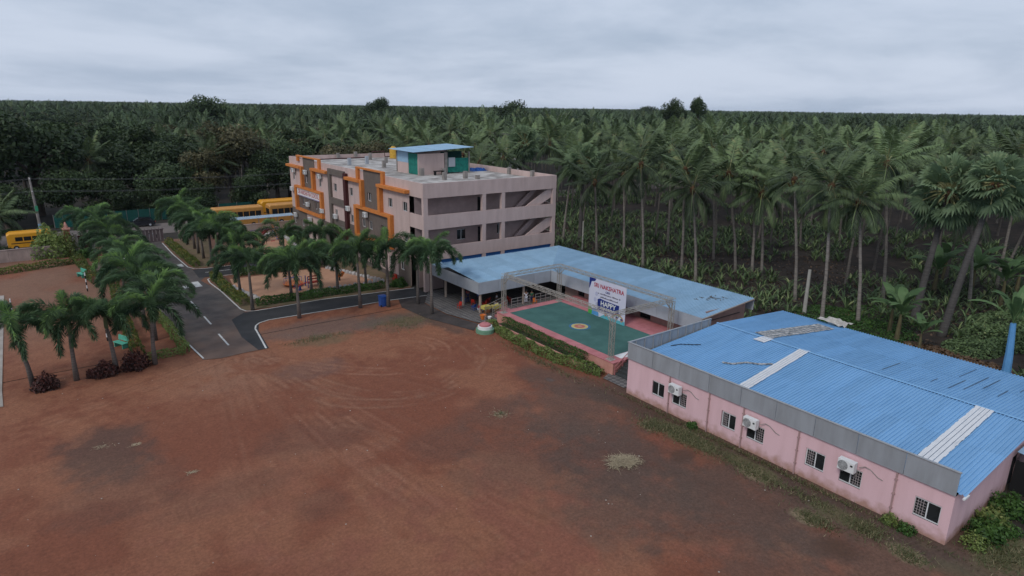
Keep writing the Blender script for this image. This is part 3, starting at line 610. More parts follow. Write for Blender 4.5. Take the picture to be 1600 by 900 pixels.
# name board
sg = box('name_board', M_WHITE, sch, SX0-.30, SX0-.2, 90.5, 100.2, 6.35, 7.5)
me = text_mesh('SRI NAKSHATRA SCHOOL', .98, mat('sign_red', (.45, .03, .05), None, 3, .5), bold=.012)
o = link('board_lettering', me, sg); o.location = Vector((SX0-.306, 95.35, 6.95))-sch.location; o.rotation_euler = (R(90), 0, R(-90)); o.scale = (.76, 1, 1)
box('board_trim', mat('sign_violet', (.16, .05, .30), None, 3, .5), sg, SX0-.304, SX0-.301, 90.55, 100.15, 6.38, 6.46)
for i, (y0, y1, z, lb) in enumerate(((100.4, 102.1, 9.75, 'top floor unit nearest the far left corner of the school'), (95.0, 96.7, 9.9, 'unit on the upper brown panel above the name board'), (89.3, 91.1, 9.8, 'top floor unit right of the upper brown panel by the name board'), (101.7, 103.5, 6.75, 'middle floor unit left of the orange framed name board'), (95.0, 96.5, 5.1, 'unit under the name board inside its orange frame'), (89.2, 91.0, 4.9, 'unit at the lower right end of the name board frame'), (84.3, 85.7, 4.8, 'unit just above the porch canopy'), (79.7, 81.2, 6.5, 'unit beside the maroon shaft'), (74.2, 75.5, 6.45, 'unit inside the lower right orange frame'), (100.7, 102.6, 2.75, 'lowest unit on the brown foot of the far end'), (94.3, 96.2, 2.9, 'low unit on the pink wall below the name board'))):
    ac_unit(SX0-(.05 if i in (1, 4, 8, 9) else 0), y0, y1, z, 'white air conditioner, '+lb, 'air conditioners on the school')
# things on the roof
rr = thing('rooftop_room', 'small rooftop room with blue sheet roof and green netting on the school roof', 'shed', (44.3, 77.3, 11.3))
b = MB().box(40.4, 44.3, 74.5, 74.65, 11.3, 14.0).box(40.4, 40.55, 77.2, 80.5, 11.3, 12.7).box(48.1, 48.25, 74.7, 80.5, 11.3, 12.0).box(40.4, 48.25, 80.5, 80.65, 11.3, 14.1); b.build('wall', M_PINK, rr)
box('blue_cladding', M_BLUEL, rr, 40.38, 40.44, 77.2, 80.5, 12.71, 14.1)
M_NET = mat('green_shade_net', (.02, .21, .165), (.012, .13, .105), 2.5, .9, detail=7)
box('shade_net', M_NET, rr, 44.75, 48.1, 74.5, 74.54, 11.45, 13.3); box('shade_net', M_NET, rr, 40.42, 40.46, 74.7, 77.15, 11.35, 14.0); box('shade_net', mat('dark_net', (.008, .05, .042), None, 3, .9), rr, 44.75, 48.1, 76.2, 76.24, 11.35, 14.1)
for x, y in ((44.35, 74.4), (48.1, 74.4), (48.15, 80.3), (40.3, 80.3)): box('post', M_CONC, rr, x, x+.4 if x < 47 else x+.15, y, y+.2, 11.3, 14.1)
box('cooler_panel', M_GREYL, rr, 44.9, 45.9, 74.35, 74.48, 12.2, 13.4)
sh = []
for k in range(9):
    x0 = 39.4+k*1.02; b = MB(); z = lambda x, y: 14.26+.05*(x-39.4)+.01*(y-74)
    for q in range(5):
        a = x0+q*.204
        for (u0, u1, h0, h1) in ((0, .08, 0, 0), (.08, .11, 0, .04), (.11, .15, .04, .04), (.15, .18, .04, 0), (.18, .204, 0, 0)):
            b.face([(a+u0, 73.8, z(a+u0, 73.8)+h0), (a+u1, 73.8, z(a+u1, 73.8)+h1), (a+u1, 81, z(a+u1, 81)+h1), (a+u0, 81, z(a+u0, 81)+h0)])
    b.build('roof_sheet', M_BLUEL, rr)
t = thing('water_tank', 'yellow plastic water tank at the back of the school roof left of the rooftop room', 'tank', (49.8, 100.4, 11.3))
MB().lathe((49.8, 100.4, 11.3), [(.62, 0), (.66, .1), (.64, .5), (.66, .55), (.64, 1.0), (.66, 1.05), (.64, 1.5), (.62, 1.7), (.3, 1.95), (.3, 2.05), (.0, 2.06)], 18).build('tank_body', mat('tank_yellow', (.62, .36, .05), None, 3, .5), t, smooth=False)
box('tank_stand', M_CONC, t, 49.2, 50.4, 99.8, 101.0, 11.3, 11.36)
rng = np.random.default_rng(5)
b = MB(); G = 9
zz = rng.random((G, G))*.45; zz[0] = zz[-1] = 0; zz[:, 0] = zz[:, -1] = 0
for i in range(G-1):
    for j in range(G-1):
        b.face([(49.3+(i+a)*.33, 75.3+(j+c)*.25, 11.31+zz[i+a, j+c]) for a, c in ((0, 0), (1, 0), (1, 1), (0, 1))])
tag(b.build('tarpaulin', mat('tarp_blue', (.02, .12, .42), None, 3, .5)), 'crumpled bright blue tarpaulin lying on the school roof', 'tarpaulin')
t = thing('roof_bench', 'small dark bench beside the rooftop room wall', 'bench', (42.9, 73.6, 11.3)); MB().box(42.2, 43.6, 73.3, 73.8, 11.75, 11.85).build('seat', M_DARK, t)
for x in (42.25, 43.4): box('leg', M_DARK, t, x, x+.15, 73.35, 73.75, 11.3, 11.75)

# ------------------------------------------------------------------ corrugated roofing
def sheet_mesh(w, pts, m, ribs=5, h=.06, along='y'):
    """one trapezoid-ribbed sheet, ribs running up the slope pts [(u,z)], width along the eave"""
    b = MB(); p = w/ribs
    prof = []
    for q in range(ribs):
        a = q*p; prof += [(a, 0), (a+p*.45, 0), (a+p*.55, h), (a+p*.8, h), (a+p*.9, 0)]
    prof.append((w+.02, .004))
    for (u0, z0), (u1, z1) in zip(pts[:-1], pts[1:]):
        for (a0, h0), (a1, h1) in zip(prof[:-1], prof[1:]):
            if along == 'y': b.face([(u0, a0, z0+h0), (u1, a0, z1+h0), (u1, a1, z1+h1), (u0, a1, z0+h1)])
            else: b.face([(a0, u0, z0+h0), (a1, u0, z0+h1), (a1, u1, z1+h1), (a0, u1, z1+h0)])
    return b.mesh('roof_sheet', m)

# ------------------------------------------------------------------ L shaped open shed
LX0, LX1, LXB, LY0, LYB, LY2, LT, LB = 33.86, 43.09, 50.4, 50.6, 57.91, 31.07, 3.27, 2.09
SL = .074
sd_ = thing('open_shed', 'L shaped open shed with pale blue sheet roof and grey fascia beside the stage', 'shed', (42, 54, 0))
# arm: eave along y at LX1, rising to +x ; wing: eave along x at LY0, rising to +y, valley between
n = 18; w = (LY0-LY2)/n
half = 3.7
m1 = sheet_mesh(w, [(LX1, LT), (LX1+half+.1, LT+SL*(half+.1)+.012)], M_BLUEL, 5); m2 = sheet_mesh(w, [(LX1+half, LT+SL*half), (LXB, LT+SL*(LXB-LX1))], M_BLUEL, 5)
for k in range(n):
    for me in (m1, m2): o = link('roof_sheet', me, sd_); o.location = Vector((0, LY2+k*w, 0))-sd_.location
n = 8; w = (LX1-LX0)/n
m1 = sheet_mesh(w, [(LY0, LT), (LY0+3.6, LT+SL*3.6+.012)], M_BLUEL, 5, along='x'); m2 = sheet_mesh(w, [(LY0+3.5, LT+SL*3.5), (LYB, LT+SL*(LYB-LY0))], M_BLUEL, 5, along='x')
for k in range(n):
    for me in (m1, m2): o = link('roof_sheet', me, sd_); o.location = Vector((LX0+k*w, 0, 0))-sd_.location
# valley square, sheets cut along the valley
n = 7; w = (LXB-LX1)/n
for k in range(n):
    a0 = k*w; a1 = a0+w
    b = MB()   # wing side: u = x, from valley up to the back
    for q in range(5):
        x0 = LX1+a0+q*w/5; x1 = x0+w/5; h = .055
        for (s0, s1, h0, h1) in ((0, .6, 0, 0), (.6, .7, 0, h), (.7, .9, h, h), (.9, 1, h, 0)):
            xa = x0+(x1-x0)*s0; xb = x0+(x1-x0)*s1
            b.face([(xa, LY0+(xa-LX1), LT+SL*(xa-LX1)+h0), (xb, LY0+(xb-LX1), LT+SL*(xb-LX1)+h1), (xb, LYB, LT+SL*(LYB-LY0)+h1), (xa, LYB, LT+SL*(LYB-LY0)+h0)])
    b.build('roof_sheet', M_BLUEL, sd_)
    b = MB()
    for q in range(5):
        y0 = LY0+a0+q*w/5; y1 = y0+w/5; h = .055
        for (s0, s1, h0, h1) in ((0, .6, 0, 0), (.6, .7, 0, h), (.7, .9, h, h), (.9, 1, h, 0)):
            ya = y0+(y1-y0)*s0; yb = y0+(y1-y0)*s1
            b.face([(LX1+(ya-LY0), ya, LT+SL*(ya-LY0)+h0), (LXB, ya, LT+SL*(LXB-LX1)+h0), (LXB, yb, LT+SL*(LXB-LX1)+h1), (LX1+(yb-LY0), yb, LT+SL*(yb-LY0)+h1)])
    b.build('roof_sheet', M_BLUEL, sd_)
def fascia(axis, c, a0, a1, z0, z1, n, parent, m, name='fascia_panel'):
    w = (a1-a0)/n
    for k in range(n):
        p, q = a0+k*w+.012, a0+(k+1)*w-.012
        if axis == 'x': box(name, m, parent, c-.03, c+.02, p, q, z0, z1)
        else: box(name, m, parent, p, q, c-.03, c+.02, z0, z1)
fascia('x', LX0, LY0+.03, 60.5, LB, LT+.03, 5, sd_, M_GREYL)
box('side_gutter_roof', M_BLUEL, sd_, LX0+.04, 35.4, LYB+.02, 60.5, LT-.1, LT-.04); fascia('y', LY0, LX0, LX1-.04, LB, LT+.03, 4, sd_, M_GREYL); fascia('x', LX1, LY2, LY0-.04, LB, LT+.03, 8, sd_, M_GREYL)
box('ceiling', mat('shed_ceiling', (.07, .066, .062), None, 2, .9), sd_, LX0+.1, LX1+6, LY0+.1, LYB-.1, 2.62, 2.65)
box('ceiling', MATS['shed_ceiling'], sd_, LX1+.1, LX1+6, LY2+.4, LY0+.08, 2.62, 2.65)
for x, y in ((34.15, 50.85), (34.15, 54.0), (34.15, 57.5), (39.6, 50.85), (45.5, 54), (39.6, 57.5)): box('post', M_POST, sd_, x-.09, x+.09, y-.09, y+.09, .1, 2.62)
wm = mat('shed_wall_paint', (.36, .235, .20), (.29, .19, .165), 1.2, .85)
b = MB(); wall_x(b, 44.3, LY2+.5, 49.6, 0, 2.6, [(46.6, 47.6, 1.06, 2.55), (37.6, 39.0, 1.06, 2.55)], .2); b.build('back_wall', wm, sd_)
for a, c in ((46.6, 47.6), (37.6, 39.0)): box('door', M_DARK, sd_, 44.48, 44.52, a, c, 1.06, 2.55)
box('end_wall', wm, sd_, 44.32, 49.9, LY2+.5, LY2+.62, 0, 3.5); box('rear_wall', wm, sd_, 49.8, 49.92, LY2+.63, LYB-.2, 0, 3.6)
box('light_block_wall', mat('shade_dark_wall', (.05, .042, .04), None, 2, .9), sd_, 42.4, 42.5, 52.4, 59.5, .1, 2.6)  # added wall that cuts light under the shed; shade put into its dark colour
box('light_block_wall', MATS['shade_dark_wall'], sd_, 34.4, 42.3, 58.3, 58.4, .1, 2.6)  # second added wall, keeps the shed interior dark
box('ceiling', MATS['shed_ceiling'], sd_, LX0+.1, LX1+6, LYB-.09, 60.5, 2.60, 2.63)  # closing sheet added behind the shed roof to keep light out
box('light_block_wall', MATS['shade_dark_wall'], sd_, 42.52, 49.7, 52.4, 52.5, .1, 2.6)  # added light-blocking wall across the arm, same darkened colour
MB().bar((LX1, LY2-.02, LT-.06), (LXB, LY2-.02, LT+SL*(LXB-LX1)-.06), .08).build('end_rafter', M_POST, sd_)
box('rear_fascia', M_GREYL, sd_, LXB-.02, LXB+.03, LY2, LY2+3.2, LT+SL*(LXB-LX1)-1.1, LT+SL*(LXB-LX1)-.01)
# junk/scuffs on the arm roof
b = MB(); rg = random.Random(4)
for k in range(26):
    x = 47.6+rg.gauss(0, .55); y = 33.4+rg.gauss(0, .55); a = rg.random()*3.1; l_ = rg.uniform(.1, .5); z = LT+SL*(x-LX1)+.05
    b.bar((x, y, z), (x+l_*math.cos(a), y+l_*math.sin(a), z+.03), .05, .02)
tag(b.build('dry_twigs', mat('dry_twig', (.12, .10, .08), None, 3, .9)), 'scatter of dry twigs on the right end of the pale blue shed roof', 'twigs', kind='stuff')

# ------------------------------------------------------------------ stage
st = thing('stage', 'raised outdoor stage with teal carpet and pink painted border', 'stage', (38, 40, 0))
GX0, GX1, GY0, GY1, GZ = 34.0, 44.25, 32.2, 47.7, 1.05
MB().prism([(GX0, GY0), (GX1, GY0), (GX1, GY1), (GX0, GY1)], 'z', 0, GZ-.06).build('platform', M_STSIDE, st)
for a in ((GX0-.05, GX1, GY0-.05, 33.3), (GX0-.05, GX1, 46.85, GY1+.05), (GX0-.05, 34.85, 33.302, 46.848), (41.35, GX1, 33.302, 46.848)): box('border', M_STPINK, st, a[0], a[1], a[2], a[3], GZ-.059, GZ)
box('carpet', M_TEAL, st, 34.86, 41.34, 33.31, 46.84, GZ-.059, GZ-.005)
cx, cy = 37.73, 40.1
for k, (r, c) in enumerate(((.98, (.05, .16, .28)), (.76, (.55, .47, .20)), (.5, (.50, .17, .13)), (.2, (.55, .30, .22)))):
    b = MB(); b.face([(cx+r*math.cos(i*math.pi/20), cy+r*math.sin(i*math.pi/20), GZ+.003+.004*k) for i in range(40)]); b.build('painted_emblem', mat('emblem_%d' % k, c, None, 5, .85), st)
b = MB()
for k in range(5): b.box(34.2+.32*k, 34.52+.32*k, 30.6, 32.14, 0, .2+.2*k)
b.build('steps', mat('dark_step', (.05, .055, .055), None, 3, .8), st)
rl = MB(); 
for y in (30.62, 32.1):
    rl.bar((34.1, y, .75), (35.8, y, 1.75), .05); rl.bar((34.1, y, .4), (35.8, y, 1.4), .04)
    for k in range(3): x = 34.15+.8*k; rl.bar((x, y, 0), (x, y, .8+.47*k), .05)
rl.build('step_railing', M_STPINK, st)
box('loose_sheet', M_WHITE, st, 35.2, 36.9, 32.5, 33.25, GZ+.004, GZ+.012)
rl = MB()
for (p, q) in (((34.3, 48.9, .1), (35.4, 48.0, 1.05)), ((34.3, 50.1, .1), (35.6, 49.0, 1.05))):
    for h in (.35, .6, .9): rl.bar((p[0], p[1], p[2]+h), (q[0], q[1], q[2]+h), .04)
    for k in range(3): f_ = k/2; x = p[0]+(q[0]-p[0])*f_; y = p[1]+(q[1]-p[1])*f_; z = p[2]+(q[2]-p[2])*f_; rl.bar((x, y, z-.1), (x, y, z+.92), .045)
for (p, q) in (((36, 48.1), (38.3, 48.1)), ((39, 48.1), (41, 48.1))):
    for h in (.3, .6, .9): rl.bar((p[0], p[1], 1.0+h), (q[0], q[1], 1.0+h), .04)
    for k in range(4): x = p[0]+(q[0]-p[0])*k/3; rl.bar((x, p[1], .1), (x, p[1], 1.93), .045)
rl.build('stage_railing', mat('rail_steel', (.40, .38, .35), None, 3, .4, metal=.5), st)
b = MB()
for k in range(4): b.box(34.6+.3*k, 34.9+.3*k, 47.76, 49.0, .1, .32+.22*k)
b.build('side_steps', M_STPINK, st)
box('planter_kerb', M_STSIDE, st, 32.95, 33.1, 34.5, 46.6, 0, .42); box('planter_kerb', M_STSIDE, st, 33.1, 33.94, 46.45, 46.6, 0, .42)
box('planter_soil', mat('planter_soil', (.07, .05, .04), None, 3, .95), st, 33.11, 33.93, 33.5, 46.44, 0, .36)

# truss goal frame over the stage
tr = thing('truss_frame', 'steel lattice truss frame standing over the teal stage', 'truss', (37.8, 40, GZ))
def lattice(a, b_, s=.30, pitch=.42):
    a = Vector(a); b_ = Vector(b_); d = (b_-a); Ln = d.length; d.normalize(); m = MB()
    u = d.cross(Vector((0, 0, 1)));
    if u.length < .1: u = Vector((1, 0, 0))
    u.normalize(); v = u.cross(d); C = [(u*i+v*j)*s/2 for i, j in ((-1, -1), (1, -1), (1, 1), (-1, 1))]
    for c in C: m.bar(a+c, b_+c, .038)
    n = max(2, round(Ln/pitch))
    for k in range(n):
        p = a+d*(Ln*k/n); q = a+d*(Ln*(k+1)/n)
        for i in range(4): c0, c1 = C[i], C[(i+1) % 4]; m.bar(p+(c0 if k % 2 else c1), q+(c1 if k % 2 else c0), .02); m.bar(p+c0, p+c1, .014)
    return m
TX0, TX1, TY0, TY1, TZ = 34.4, 41.33, 32.87, 47.2, 4.75
for x in (TX0, TX1):
    for y in (TY0, TY1):
        c = lattice((x, y, GZ), (x, y, TZ-.2)).build('truss_column', M_STEEL, tr)
        MB().box(x-.3, x+.3, y-.3, y+.3, GZ+.004, GZ+.03).build('base_plate', M_STEEL, c)
for p, q in (((TX0, TY0-.2), (TX0, TY1+.2)), ((TX1, TY0-.2), (TX1, TY1+.2)), ((TX0+.17, TY0), (TX1-.17, TY0)), ((TX0+.17, TY1), (TX1-.17, TY1))):
    lattice((*p, TZ), (*q, TZ)).build('truss_beam', M_STEEL, tr)
b = MB()
for x, sx_ in ((TX0, 1), (TX1, -1)):
    for y, sy_ in ((TY0, 1), (TY1, -1)):
        b.bar((x, y, TZ-.9), (x+sx_*.8, y, TZ-.12), .05); b.bar((x, y, TZ-.9), (x, y+sy_*.8, TZ-.12), .05)
b.build('corner_brace', M_STEEL, tr)

# banner hung on the back beam
bn = thing('banner', 'white printed banner reading HAPPY CHILDREN\'S hung from the back truss beam', 'banner', (41.1, 40.25, 1.1))
BX = 41.12; BY0, BY1, BZ0, BZ1 = 37.85, 42.62, 1.06, 4.62
cl = box('cloth', mat('banner_white', (.62, .61, .70), (.56, .56, .68), .8, .7), bn, BX, BX+.015, BY0, BY1, BZ0, BZ1)
def bt(body, size, y, z, m, bold=0., sx_=1.):
    o = link('lettering', text_mesh(body, size, m, .002, bold=bold), cl); o.location = Vector((BX-.012, y, z))-bn.location; o.rotation_euler = (R(90), 0, R(-90)); o.scale = (sx_, 1, 1)
K_RED = mat('print_red', (.42, .02, .05), None, 3, .6); K_NAVY = mat('print_navy', (.012, .03, .20), None, 3, .6); K_GREEN = mat('print_green', (.08, .40, .08), None, 3, .6); K_SKY = mat('print_blue', (.10, .32, .62), None, 3, .6)
bt('SRI NAKSHATRA', .56, 40.05, 4.02, K_RED, .012, .93); bt('CBSE', .26, 40.15, 3.6, K_NAVY, .006)
b = MB(); rg = random.Random(2)
for zz, ya, yb in ((3.32, 41.4, 38.6), (3.0, 41.1, 38.8)):   # two lines of fine print too small to read
    y = ya
    while y > yb:
        w = rg.uniform(.08, .14); b.box(BX-.006, BX-.002, y-w, y, zz-.05, zz+rg.choice((.04, .05, .09))); y -= w+.035
        if rg.random() < .22: y -= .1
b.build('fine_print', mat('print_grey', (.10, .09, .14), None, 3, .6), cl)
hb = MB().prism([(38.65, 1.75), (41.4, 1.75), (41.42, 2.72), (41.1, 2.86), (40.4, 2.78), (38.62, 2.74)], 'x', BX-.006, BX-.002).build('blue_box_print', K_NAVY, cl)
bt('HAPPY', .62, 40.02, 2.42, M_WHITE, .016, 1.05); bt("CHILDREN'S", .36, 40.05, 1.97, M_WHITE, .01)
MB().prism([(BY1, BZ1), (BY1-.9, BZ1), (BY1-.75, BZ1-.25), (BY1-.3, BZ1-.35), (BY1-.12, BZ1-.9), (BY1, BZ1-1.1)], 'x', BX-.006, BX-.002).build('corner_print', K_NAVY, cl)
MB().prism([(BY1, BZ0), (BY1, BZ0+.75), (BY1-.4, BZ0+.7), (BY1-.8, BZ0+.1), (BY1-.85, BZ0)], 'x', BX-.006, BX-.002).build('hill_print', K_GREEN, cl)
MB().prism([(BY1-.5, BZ0+.02), (BY1-.55, BZ0+.6), (BY1-.95, BZ0+.7), (BY1-1.4, BZ0+.35), (BY1-1.45, BZ0+.02)], 'x', BX-.009, BX-.0065).build('bubble_print', K_SKY, cl)
MB().prism([(BY0, BZ0), (BY0, BZ0+.35), (BY0+1.4, BZ0+.28), (BY0+2.6, BZ0+.38), (BY0+3.2, BZ0)], 'x', BX-.006, BX-.002).build('ground_print', mat('print_teal', (.12, .45, .52), None, 3, .6), cl)
for k, c in enumerate(((.55, .07, .05), (.60, .42, .10), (.15, .45, .25))):
    r0 = .75-.07*k; b = MB()
    for i in range(12):
        a0 = math.pi*i/12; a1 = math.pi*(i+1)/12
        b.face([(BX-.007, 38.75+r*math.cos(a), BZ0+.35+r*math.sin(a)*.7) for r, a in ((r0, a0), (r0, a1), (r0-.06, a1), (r0-.06, a0))])
    b.build('rainbow_print', mat('rain_%d' % k, c, None, 3, .6), cl)
for y, z in ((38.25, 1.42), (38.85, 1.5), (40.3, 1.45)):
    b = MB(); b.face([(BX-.010, y+.13*math.cos(i*math.pi/6), z+.15*math.sin(i*math.pi/6)) for i in range(12)]); b.build('face_print', mat('print_skin', (.45, .25, .17), None, 3, .7), cl)
    b = MB(); b.face([(BX-.012, y+.16*math.cos(i*math.pi/6), z+.05+.15*math.sin(i*math.pi/6)) for i in range(7)]); b.build('hair_print', K_NAVY, cl)
for y, z in ((41.6, 3.2), (41.75, 2.6), (41.5, 2.2)):
    b = MB(); b.face([(BX-.006, y+.2*math.cos(i*math.pi/6), z+.22*math.sin(i*math.pi/6)) for i in range(12)]); b.build('ornament_print', mat('print_lilac', (.50, .50, .66), None, 3, .7), cl)

# round planter by the path
t = thing('round_planter', 'round stepped planter in green, white and pink beside the shed corner', 'planter', (31.5, 46.1, 0))
MB().lathe((31.5, 46.1, 0), [(.86, 0), (.84, .35), (.68, .36)], 22).build('base_ring', mat('planter_green', (.16, .30, .20), None, 3, .8), t)
MB().lathe((31.5, 46.1, 0), [(.68, .34), (.67, .62), (.52, .63)], 22).build('middle_ring', M_WHITE, t)
MB().lathe((31.5, 46.1, 0), [(.54, .62), (.52, .78), (.3, .9), (0, .92)], 22).build('top_ring', M_STPINK, t)
MB().tube([(31.5, 46.1, .9), (31.5, 46.1, 1.7)], .03, 6).build('spout', M_STEEL, t)
for (x, y, c, lb, s) in ((33.25, 49.0, M_ORNPL, 'terracotta flower pot on the paving at the shed corner', 1.1), (33.75, 48.6, M_WHITE, 'small white flower pot beside the terracotta pot', .7)):
    t = thing('flower_pot', lb, 'pot', (x, y, .1)); MB().lathe((x, y, .1), [(.18*s, 0), (.26*s, .34*s), (.29*s, .34*s), (.29*s, .42*s), (.24*s, .42*s), (.22*s, .36*s), (0, .36*s)], 14).build('pot', c, t)

# ------------------------------------------------------------------ pink hall
PX0, PY0, PY1, PXB, PR, PRZ = 32.62, 8.55, 29.4, 52.0, 42.6, 3.47
hall = thing('pink_hall', 'long low pink hall with blue sheet roof and grey parapet cladding', 'building', (42, 19, 0))
hw = [(26.0, 27.05, None), (24.1, 25.3, 0), (20.35, 21.4, 1), (18.4, 19.55, 0), (14.7, 15.8, 1), (12.7, 13.85, 0), (8.98, 10.15, 1)]
HZ = (.84, 1.88)
b = MB(); wall_x(b, PX0, PY0, PY1, -.1, 2.72, [(a, c, *HZ) for a, c, g_ in hw], .16); b.build('wall', M_PINKHALL, hall)
for a, c, g_ in hw: window(hall, hall, PX0+.06, a, c, *HZ, grille=g_)
b = MB(); wall_y(b, PY0, PX0, PXB-.4, -.1, 2.66, [(40.7, 42.0, -.1, 2.0)], .16)
b.face([(PX0, PY0, 2.66), (PR, PY0, 3.28), (PXB-.4, PY0, 2.66)]); b.build('gable_wall', M_PINKHALL, hall)
box('door', M_DARK, hall, 40.7, 42.0, PY0+.12, PY0+.15, 0, 2.0)
box('wall', M_PINKHALL, hall, PXB-.5, PXB-.35, PY0+.02, PY1, -.1, 2.7); box('wall', M_PINKHALL, hall, PX0+.02, PXB-.52, PY1-.14, PY1-.002, -.1, 2.72)
n = 21; w = (29.2-8.2)/n
rz = lambda x: 2.81+.068*(x-32.87) if x < PR else PRZ-.068*(x-PR)
RS = []
for (a, c) in ((32.75, 37.75), (37.65, PR), (47.3, PR), (PXB+.1, 47.2)):
    RS.append(sheet_mesh(w, [(a, rz(a)+.002), (c, rz(c)+(.012 if c not in (PR,) else .006))], M_BLUED, 5, .058))
for k in range(n):
    for me in RS: o = link('roof_sheet', me, hall); o.location = Vector((0, 8.2+k*w, 0))-hall.location
MB().prism([(PR-.13, rz(PR-.13)+.08), (PR, PRZ+.1), (PR+.13, rz(PR+.13)+.08), (PR, PRZ+.085)], 'y', 8.15, 29.25).build('ridge_cap', M_BLUED, hall)
fascia('x', 32.5, PY0-.05, PY1, 2.76, 3.95, 9, hall, M_GREY)
fascia('y', 29.36, 32.55, 41.9, 2.76, 3.95, 6, hall, M_GREY)
MB().box(32.44, 32.6, PY0-.06, 29.45, 3.955, 4.0).box(32.6, 41.92, 29.3, 29.45, 3.955, 4.0).build('coping', mat('zinc_coping', (.42, .43, .44), None, 2, .4, metal=.5), hall)
b = MB()
for k in range(10): x = 33.2+k*.93; b.box(x-.02, x+.02, 29.26, 29.32, 2.8, 3.94)
b.build('parapet_stud', mat('stud_beige', (.34, .35, .36), None, 3, .6), hall)
for k in range(11): y = 9.5+k*1.9; box('parapet_stud', MATS['stud_beige'], hall, 32.54, 32.68, y-.03, y+.03, 2.85, 3.95)
box('gutter_end', M_WHITE, hall, 32.5, 33.1, 8.14, 8.24, 2.72, 2.80)
for i, y in enumerate((25.55, 22.35, 19.85, 16.3, 11.1)):
    b = MB().tube([(PX0-.06, y, 2.7), (PX0-.06, y, 0)], .045, 8)
    for z in (.7, 1.5, 2.3): b.box(PX0-.11, PX0-.005, y-.07, y+.07, z-.02, z+.02)
    b.build('drainpipe', M_PIPE, hall)
M_PATCH = mat('white_sealant', (.66, .66, .67), (.47, .48, .50), 3.2, .6, .1, stretch=(.5, 3, 1), lo=.25, hi=.5, detail=7)
M_PATCHD = mat('weathered_sealant', (.52, .51, .50), (.13, .14, .15), 3.4, .7, .1, stretch=(1.6, 1, 1), lo=.4, hi=.62, detail=8)
def roof_patch(pts, m, name='roof_patch', up_=.085, seed=1):
    """ragged coat of sealant following the ribs of the sheets"""
    rg = random.Random(seed); b = MB(); n = 34
    (a, c, d, e) = [Vector(p) for p in pts]     # a,c along the far edge ; e,d along the near edge
    K = 8
    for i in range(n):
        t0, t1 = i/n, (i+1)/n
        for k in range(K):
            s0 = k/K+(rg.uniform(-.03, .02) if k == 0 else (.03 if k % 2 == 0 else 0)); s1 = (k+1)/K+(rg.uniform(-.02, .03) if k == K-1 else 0)
            q = []
            for (t_, s_) in ((t0, s0), (t1, s0), (t1, s1), (t0, s1)):
                p = (a.lerp(c, t_)).lerp(e.lerp(d, t_), s_); q.append((p.x, p.y, rz(p.x)+up_+.012))
            b.face(q)
    return b.build(name, m, hall)
roof_patch([(34.0, 21.6), (42.6, 22.2), (42.75, 21.5), (34.1, 20.9)], M_PATCH, seed=3)
roof_patch([(33.6, 11.05), (42.5, 11.15), (42.5, 10.25), (33.6, 10.1)], M_PATCH, seed=4)
roof_patch([(43.1, 26.2), (50.8, 25.2), (50.6, 23.7), (42.9, 24.7)], M_PATCHD, seed=5)
roof_patch([(41.7, 25.4), (42.9, 25.2), (42.9, 24.4), (41.7, 24.5)], M_PATCH, seed=6)
b = MB()
pts = [(38.9, 22.0), (38.2, 22.6), (37.8, 23.3), (36.9, 23.8), (36.6, 24.4)]
for p, q in zip(pts[:-1], pts[1:]): b.bar((*p, rz(p[0])+.1), (*q, rz(q[0])+.1), .16, .05)
b.build('sealant_strip', M_PATCHD, hall)
rg = random.Random(8); b = MB()
for (x0, x1, y) in ((43.8, 47.5, 13.2), (44.5, 49.8, 12.6), (46, 50, 12.0), (45.2, 48, 11.0), (47.5, 51.5, 10.5), (44, 46, 14.3), (47, 51, 13.7), (43.4, 47, 17), (48.5, 51, 9.6)):
    b.box(x0+.4, x1-.5, y, y+.035, 0, .008)
bb = MB(); bb.v = [(x, y, rz(x)+.08+z) for x, y, z in b.v]; bb.f = b.f; bb.t = b.t; bb.build('seam_stain', mat('seam_dirt', (.05, .055, .065), None, 3, .8), hall)
# crooked cables on the roof and by the units
for i, (y0, y1, lb) in enumerate(((24.3, 25.35, 'farthest along the pink hall from the camera'), (18.6, 19.65, 'middle one of three on the pink hall wall'), (12.85, 13.9, 'nearest of three on the pink hall wall'))):
    ac_unit(PX0-.01, y0, y1, 1.8, 'white air conditioner above a window, '+lb, 'air conditioners on the pink hall')
    b = MB().tube([(PX0-.2, y0-.0, 2.15), (PX0-.1, y0-.25, 2.28), (PX0-.03, y0-.5, 2.2), (PX0-.03, y0-.9, 1.95), (PX0-.03, y0-1.15, 1.9)], .022, 5, tint=.5); tag(b.build('refrigerant_hose', M_CONC), 'thin hose trailing from the %s air conditioner along the pink hall wall' % ('farthest', 'middle', 'nearest')[i], 'hose', 'hoses on the pink hall')
b = MB().tube([(36.2, 28.6, 3.15), (37, 28.3, 3.2), (37.6, 27.6, 3.24), (38.0, 27.3, 3.27)], .03, 5); tag(b.build('roof_cable', M_BLACK), 'short black cable lying on the blue roof near the hall\'s parapet corner', 'cable')
# torn sheet draped over the far eave
rng = np.random.default_rng(9); b = MB(); G = 8; zz = rng.random((G, G))*.35
for i in range(G-1):
    for j in range(G-1): b.face([(51.6+(i+a)*.3, 23.6+(j+c)*.32, 2.86+zz[i+a, j+c]-max(0, i+a-3)*.03) for a, c in ((0, 0), (1, 0), (1, 1), (0, 1))])
tag(b.build('torn_tarpaulin', mat('dirty_white_sheet', (.58, .55, .50), (.36, .33, .30), 2, .8)), 'crumpled off white sheet caught on the far eave of the blue roof', 'tarpaulin')
